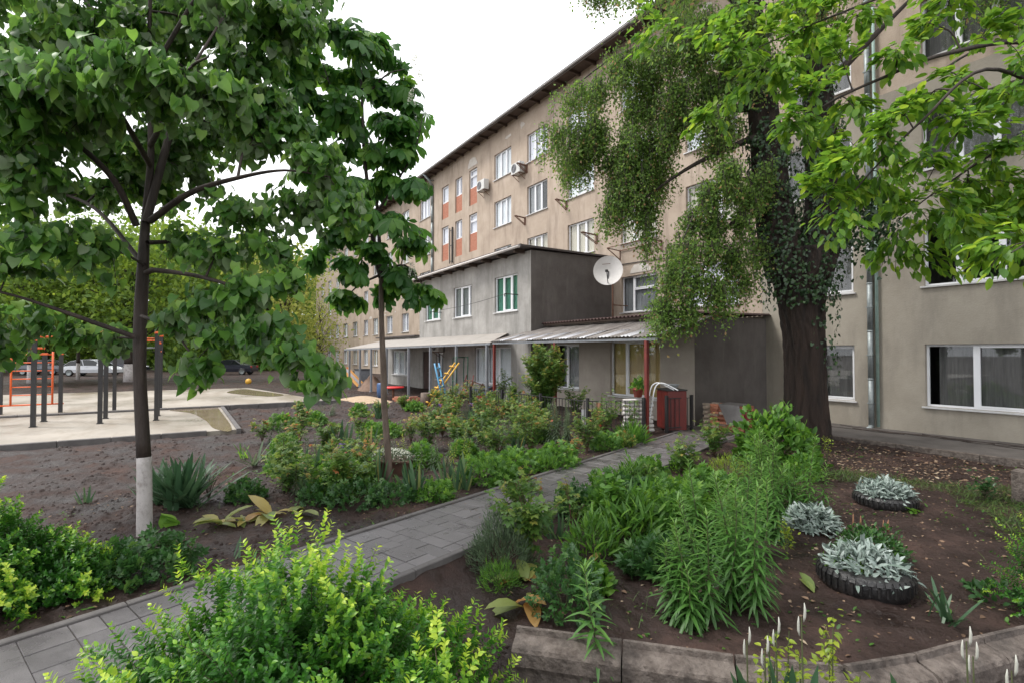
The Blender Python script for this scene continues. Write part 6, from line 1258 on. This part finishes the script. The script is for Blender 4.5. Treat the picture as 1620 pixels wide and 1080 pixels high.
# ---- spring-green walnut reaching in from the right
WB = dp(2050, 556, 5.2); WB[2] = 0
wt = Tree('walnut_tree', WB, 'tree outside the right edge whose bright spring green branches reach across the cream wall')
wt.limb([[*(WB+[0,0,-.2]),.22],[*(WB+[0,0,1.5]),.17],[*(WB+[.1,0,3.2]),.14],[*(WB+[.1,.2,5]),.1],[*(WB+[0,.2,7.5]),.04]], 6, 'trunk', M['bark'], 14, .06)
wl_ = [[(2050,340,5.2,0.0432),(1800,150,5.0,0.0324),(1640,70,4.8,0.0245),(1500,85,4.8,0.0187),(1400,122,4.9,0.0144),(1300,170,5.0,0.0094),(1220,235,5.1,0.0043)],
       [(2050,260,5.2,0.0432),(1800,30,5.2,0.0288),(1620,-40,5.2,0.0202),(1450,-20,5.2,0.0144),(1320,25,5.2,0.0094),(1200,75,5.2,0.0043)],
       [(2060,380,5.2,0.0360),(1850,230,4.6,0.0259),(1690,160,4.4,0.0187),(1560,110,4.3,0.0144),(1460,190,4.4,0.0101),(1380,270,4.6,0.0072),(1330,330,4.7,0.0036)],
       [(2040,420,5.2,0.0360),(1850,330,4.9,0.0245),(1720,260,4.8,0.0173),(1600,235,4.8,0.0130),(1500,290,4.9,0.0086),(1420,350,5.0,0.0036)],
       [(2040,300,5.2,0.0360),(1800,90,6.2,0.0259),(1600,60,6.6,0.0187),(1450,140,6.8,0.0115),(1350,230,6.8,0.0058)],
       [(1640,70,4.8,0.0144),(1570,150,4.6,0.0101),(1500,230,4.5,0.0058),(1460,300,4.5,0.0029)],
       [(2040,470,5.2,0.0288),(1800,400,4.2,0.0173),(1680,360,3.9,0.0115),(1600,400,3.7,0.0043)]]
for rows in wl_: wt.limb(pxpath(rows))
def wal_leaf(F, Q, r):
    n = 16; p, ax = along(Q, n); p = p+rng.normal(size=(n,3))*.03; d = nz(ax*.9+rnd_dirs(n)*[1,1,.5]*.7+[0,0,-.4]); F.add('oval', p, d, rnd_dirs(n)*.5+[0,0,.9], rng.uniform(.065,.125,n), np.clip(rng.uniform(0,.7,n)+.3*(rng.random(n) < .25),0,1))
wpx = [(1130,55,5.2),(1165,90,5.2),(1190,130,5.1),(1215,60,5.2),(1240,110,5.1),(1250,195,5.0),(1270,60,5.2),(1290,140,5.0),(1300,240,5.0),(1330,90,5.0),(1350,170,4.9),(1330,300,4.8),(1340,345,4.7),(1370,30,5.1),(1390,230,4.7),(1390,300,4.7),(1420,80,4.9),(1430,180,4.6),(1440,330,5.0),(1420,385,5.0),(1470,250,4.6),(1480,40,5.0),(1480,310,4.9),(1460,400,5.0),(1510,130,4.6),(1530,200,4.5),(1530,290,4.8),(1550,60,4.8),(1570,250,4.7),(1580,330,4.8),(1600,150,4.5),(1610,40,4.8),(1620,290,4.7),(1640,350,4.6),(1660,220,4.6),(1680,100,4.8),(1560,370,4.8),(1300,20,5.3),(1240,15,5.3),(1160,20,5.3),(1610,230,4.4),(1500,10,5.2),(1590,400,3.7),(1420,280,6.7),(1360,240,6.8),(1480,170,6.8)]
wcl = [(dp(x,y,d+rng.uniform(-.25,.25)), rng.uniform(.22,.34)) for x,y,d in wpx]+[(dp(rng.uniform(1350,1900),rng.uniform(-300,-20),rng.uniform(4.4,6.6)), .4) for _ in range(26)]
wcl += [(c+rng.normal(size=3)*.28, r) for c, r in wcl[:52:2]]
wcl += [(dp(rng.uniform(1200,2300),rng.uniform(-900,-250),rng.uniform(4.5,9)), .6) for _ in range(50)]  # more crown high above the view, put in for its shade on the wall
wt.clumps(wcl, wal_leaf, 7, .008); wt.done(M['bark'], LF['walnut'], 300)
# ---- trees beyond the playground
def far_tree(px, d, zt, rad, label, lf='far', n=2600, ls=.45, wl=True, trunk=.22, zb=2.2, lean=0, name='background_tree', group=None, ey=1.):
    r = ray(px, 556); b = CP+r*d; b = np.array([b[0], b[1], gz(b[0],b[1])]); t = empty(name, b, label, 'tree', group); h = zt
    z0 = 1.3 if wl else 0
    MB().tube(cat([(0,0,z0),(.05,.0,h*.3),(.1,.05,h*.55),(.0,.1,h*.8)],4), np.linspace(trunk,trunk*.3,13), 10).build('trunk', M['bark'], t)
    if wl: MB().tube([(0,0,-.1),(0,0,.6),(0,0,1.3)], [trunk*1.15,trunk*1.05,trunk*1.01], 10).build('whitewash_band', M['lime'], t)
    F = Fol(); nb = 44; bm_ = MB()
    for k in range(nb):
        u = rnd_dirs(1)[0]; c = np.array([u[0]*rad*rng.uniform(.3,.95), u[1]*rad*rng.uniform(.3,.95)*ey, zb+(h-zb)*rng.uniform(.05,1)]); q = np.array([0,0,c[2]*rng.uniform(.45,.75)])
        bm_.tube(cat([q,(q+c)/2+[0,0,.2],c],3), [trunk*.3,trunk*.26,trunk*.22,trunk*.18,trunk*.14,trunk*.1,trunk*.06], 5, False)
        m = n//nb; s_ = rad*.34; p = c+rng.normal(size=(m,3))*[s_,s_,s_*.6]; F.add('small', b+p, rnd_dirs(m)+[0,0,-.2], rnd_dirs(m)+[0,0,.6], ls*1.15*rng.uniform(.5,1.2,m), rng.uniform(0,.55)+rng.uniform(0,.45,m))
    bm_.build('branches', M['bark'], t); F.finish(t, LF[lf], b, 0, 'crown'); return t
G_ = 'trees beyond the playground'
far_tree(452, 42, 10.5, 3.3, 'yellow green young tree standing at the far end of the long block', 'fary', 4200, .28, True, .16, 1.8, group=None)
far_tree(505, 58, 8.5, 2.6, 'sparse yellow green tree before the far windows of the long block', 'fary', 1500, .26, True, .14, 2.0)
far_tree(205, 38, 10, 3.8, 'tree with a thick whitewashed trunk foot just left of the linden trunk', 'far', 6000, .36, True, .34, 3.6)
far_tree(124, 41, 9, 3.2, 'thin trunked tree with whitewashed foot in front of the silver car', 'far', 5000, .36, True, .13, 3.6)
far_tree(48, 36, 9.5, 3.4, 'tree with a white painted foot behind the orange wall bars', 'far', 5000, .36, True, .16, 3.4)
for i,(px,d,zt,rad) in enumerate(((-120,50,15,5),(-20,58,17,5.5),(75,64,18,5.5),(165,70,18.5,6),(255,62,17,5.5),(325,72,18,6),(395,66,16,5.5),(440,82,18,6),(490,95,18,6),(-60,80,22,7),(120,90,23,7),(290,95,23,7),(395,100,22,7))):
    far_tree(px, d, zt, rad, 'leafy green tree in the row of trees beyond the parked cars', 'far', 6500, .55, False, .26, 1.5, group=G_)
for i,(px,d,rad,h) in enumerate(((300,60,3.2,3.4),(345,66,3.2,3.6),(400,62,3.4,3.6),(440,66,3.2,3.4),(480,72,3.2,3.4),(255,72,3.2,3.6),(205,74,3.4,3.6),(150,74,3.4,3.6),(95,76,3.4,3.6),(40,74,3.4,3.6),(-20,70,3.4,3.6))):
    r = ray(px,556); b = CP+r*d; b[2] = gz(b[0],b[1]); mound(b, rad, rad, h, 1500, 'oval2', .5, 'far', 'dark undergrowth shrub below the trees beyond the parked cars', 'hedge_shrub', 'shrub', 'shrubs below the far trees', stems=6, vspread=(0,.6), shell=.3)
tr_ = [o for o in bpy.data.objects if o.get('group') == G_]; tr_.sort(key=lambda o: float(proj(np.array([o.location]))[2][0]))
order_labels(tr_[:7], 'leafy green tree {} from the left in the nearer row beyond the cars'); order_labels(tr_[7:], 'tall leafy tree {} from the left in the farther row beyond the cars')
order_labels([o for o in bpy.data.objects if o.get('group') == 'shrubs below the far trees'], 'dark undergrowth shrub {} from the left below the trees beyond the cars')
far_ = Fol(); n = 9000; a = rng.uniform(-.75,.35,n); R_ = rng.uniform(125,160,n)
X = -R_*np.cos(a); Y = R_*np.sin(a)*1.0-10; Z = rng.uniform(0,1,n)**.8*(11+3*np.sin(a*31)+2*np.sin(a*77)); far_.add('small', np.stack([X,Y,Z],1), rnd_dirs(n), rnd_dirs(n)+[0,0,.5], rng.uniform(1.2,2.4,n), rng.uniform(0,.8,n)); o = far_.finish(None, LF['far'], (0,0,0), 0, 'distant_wood')
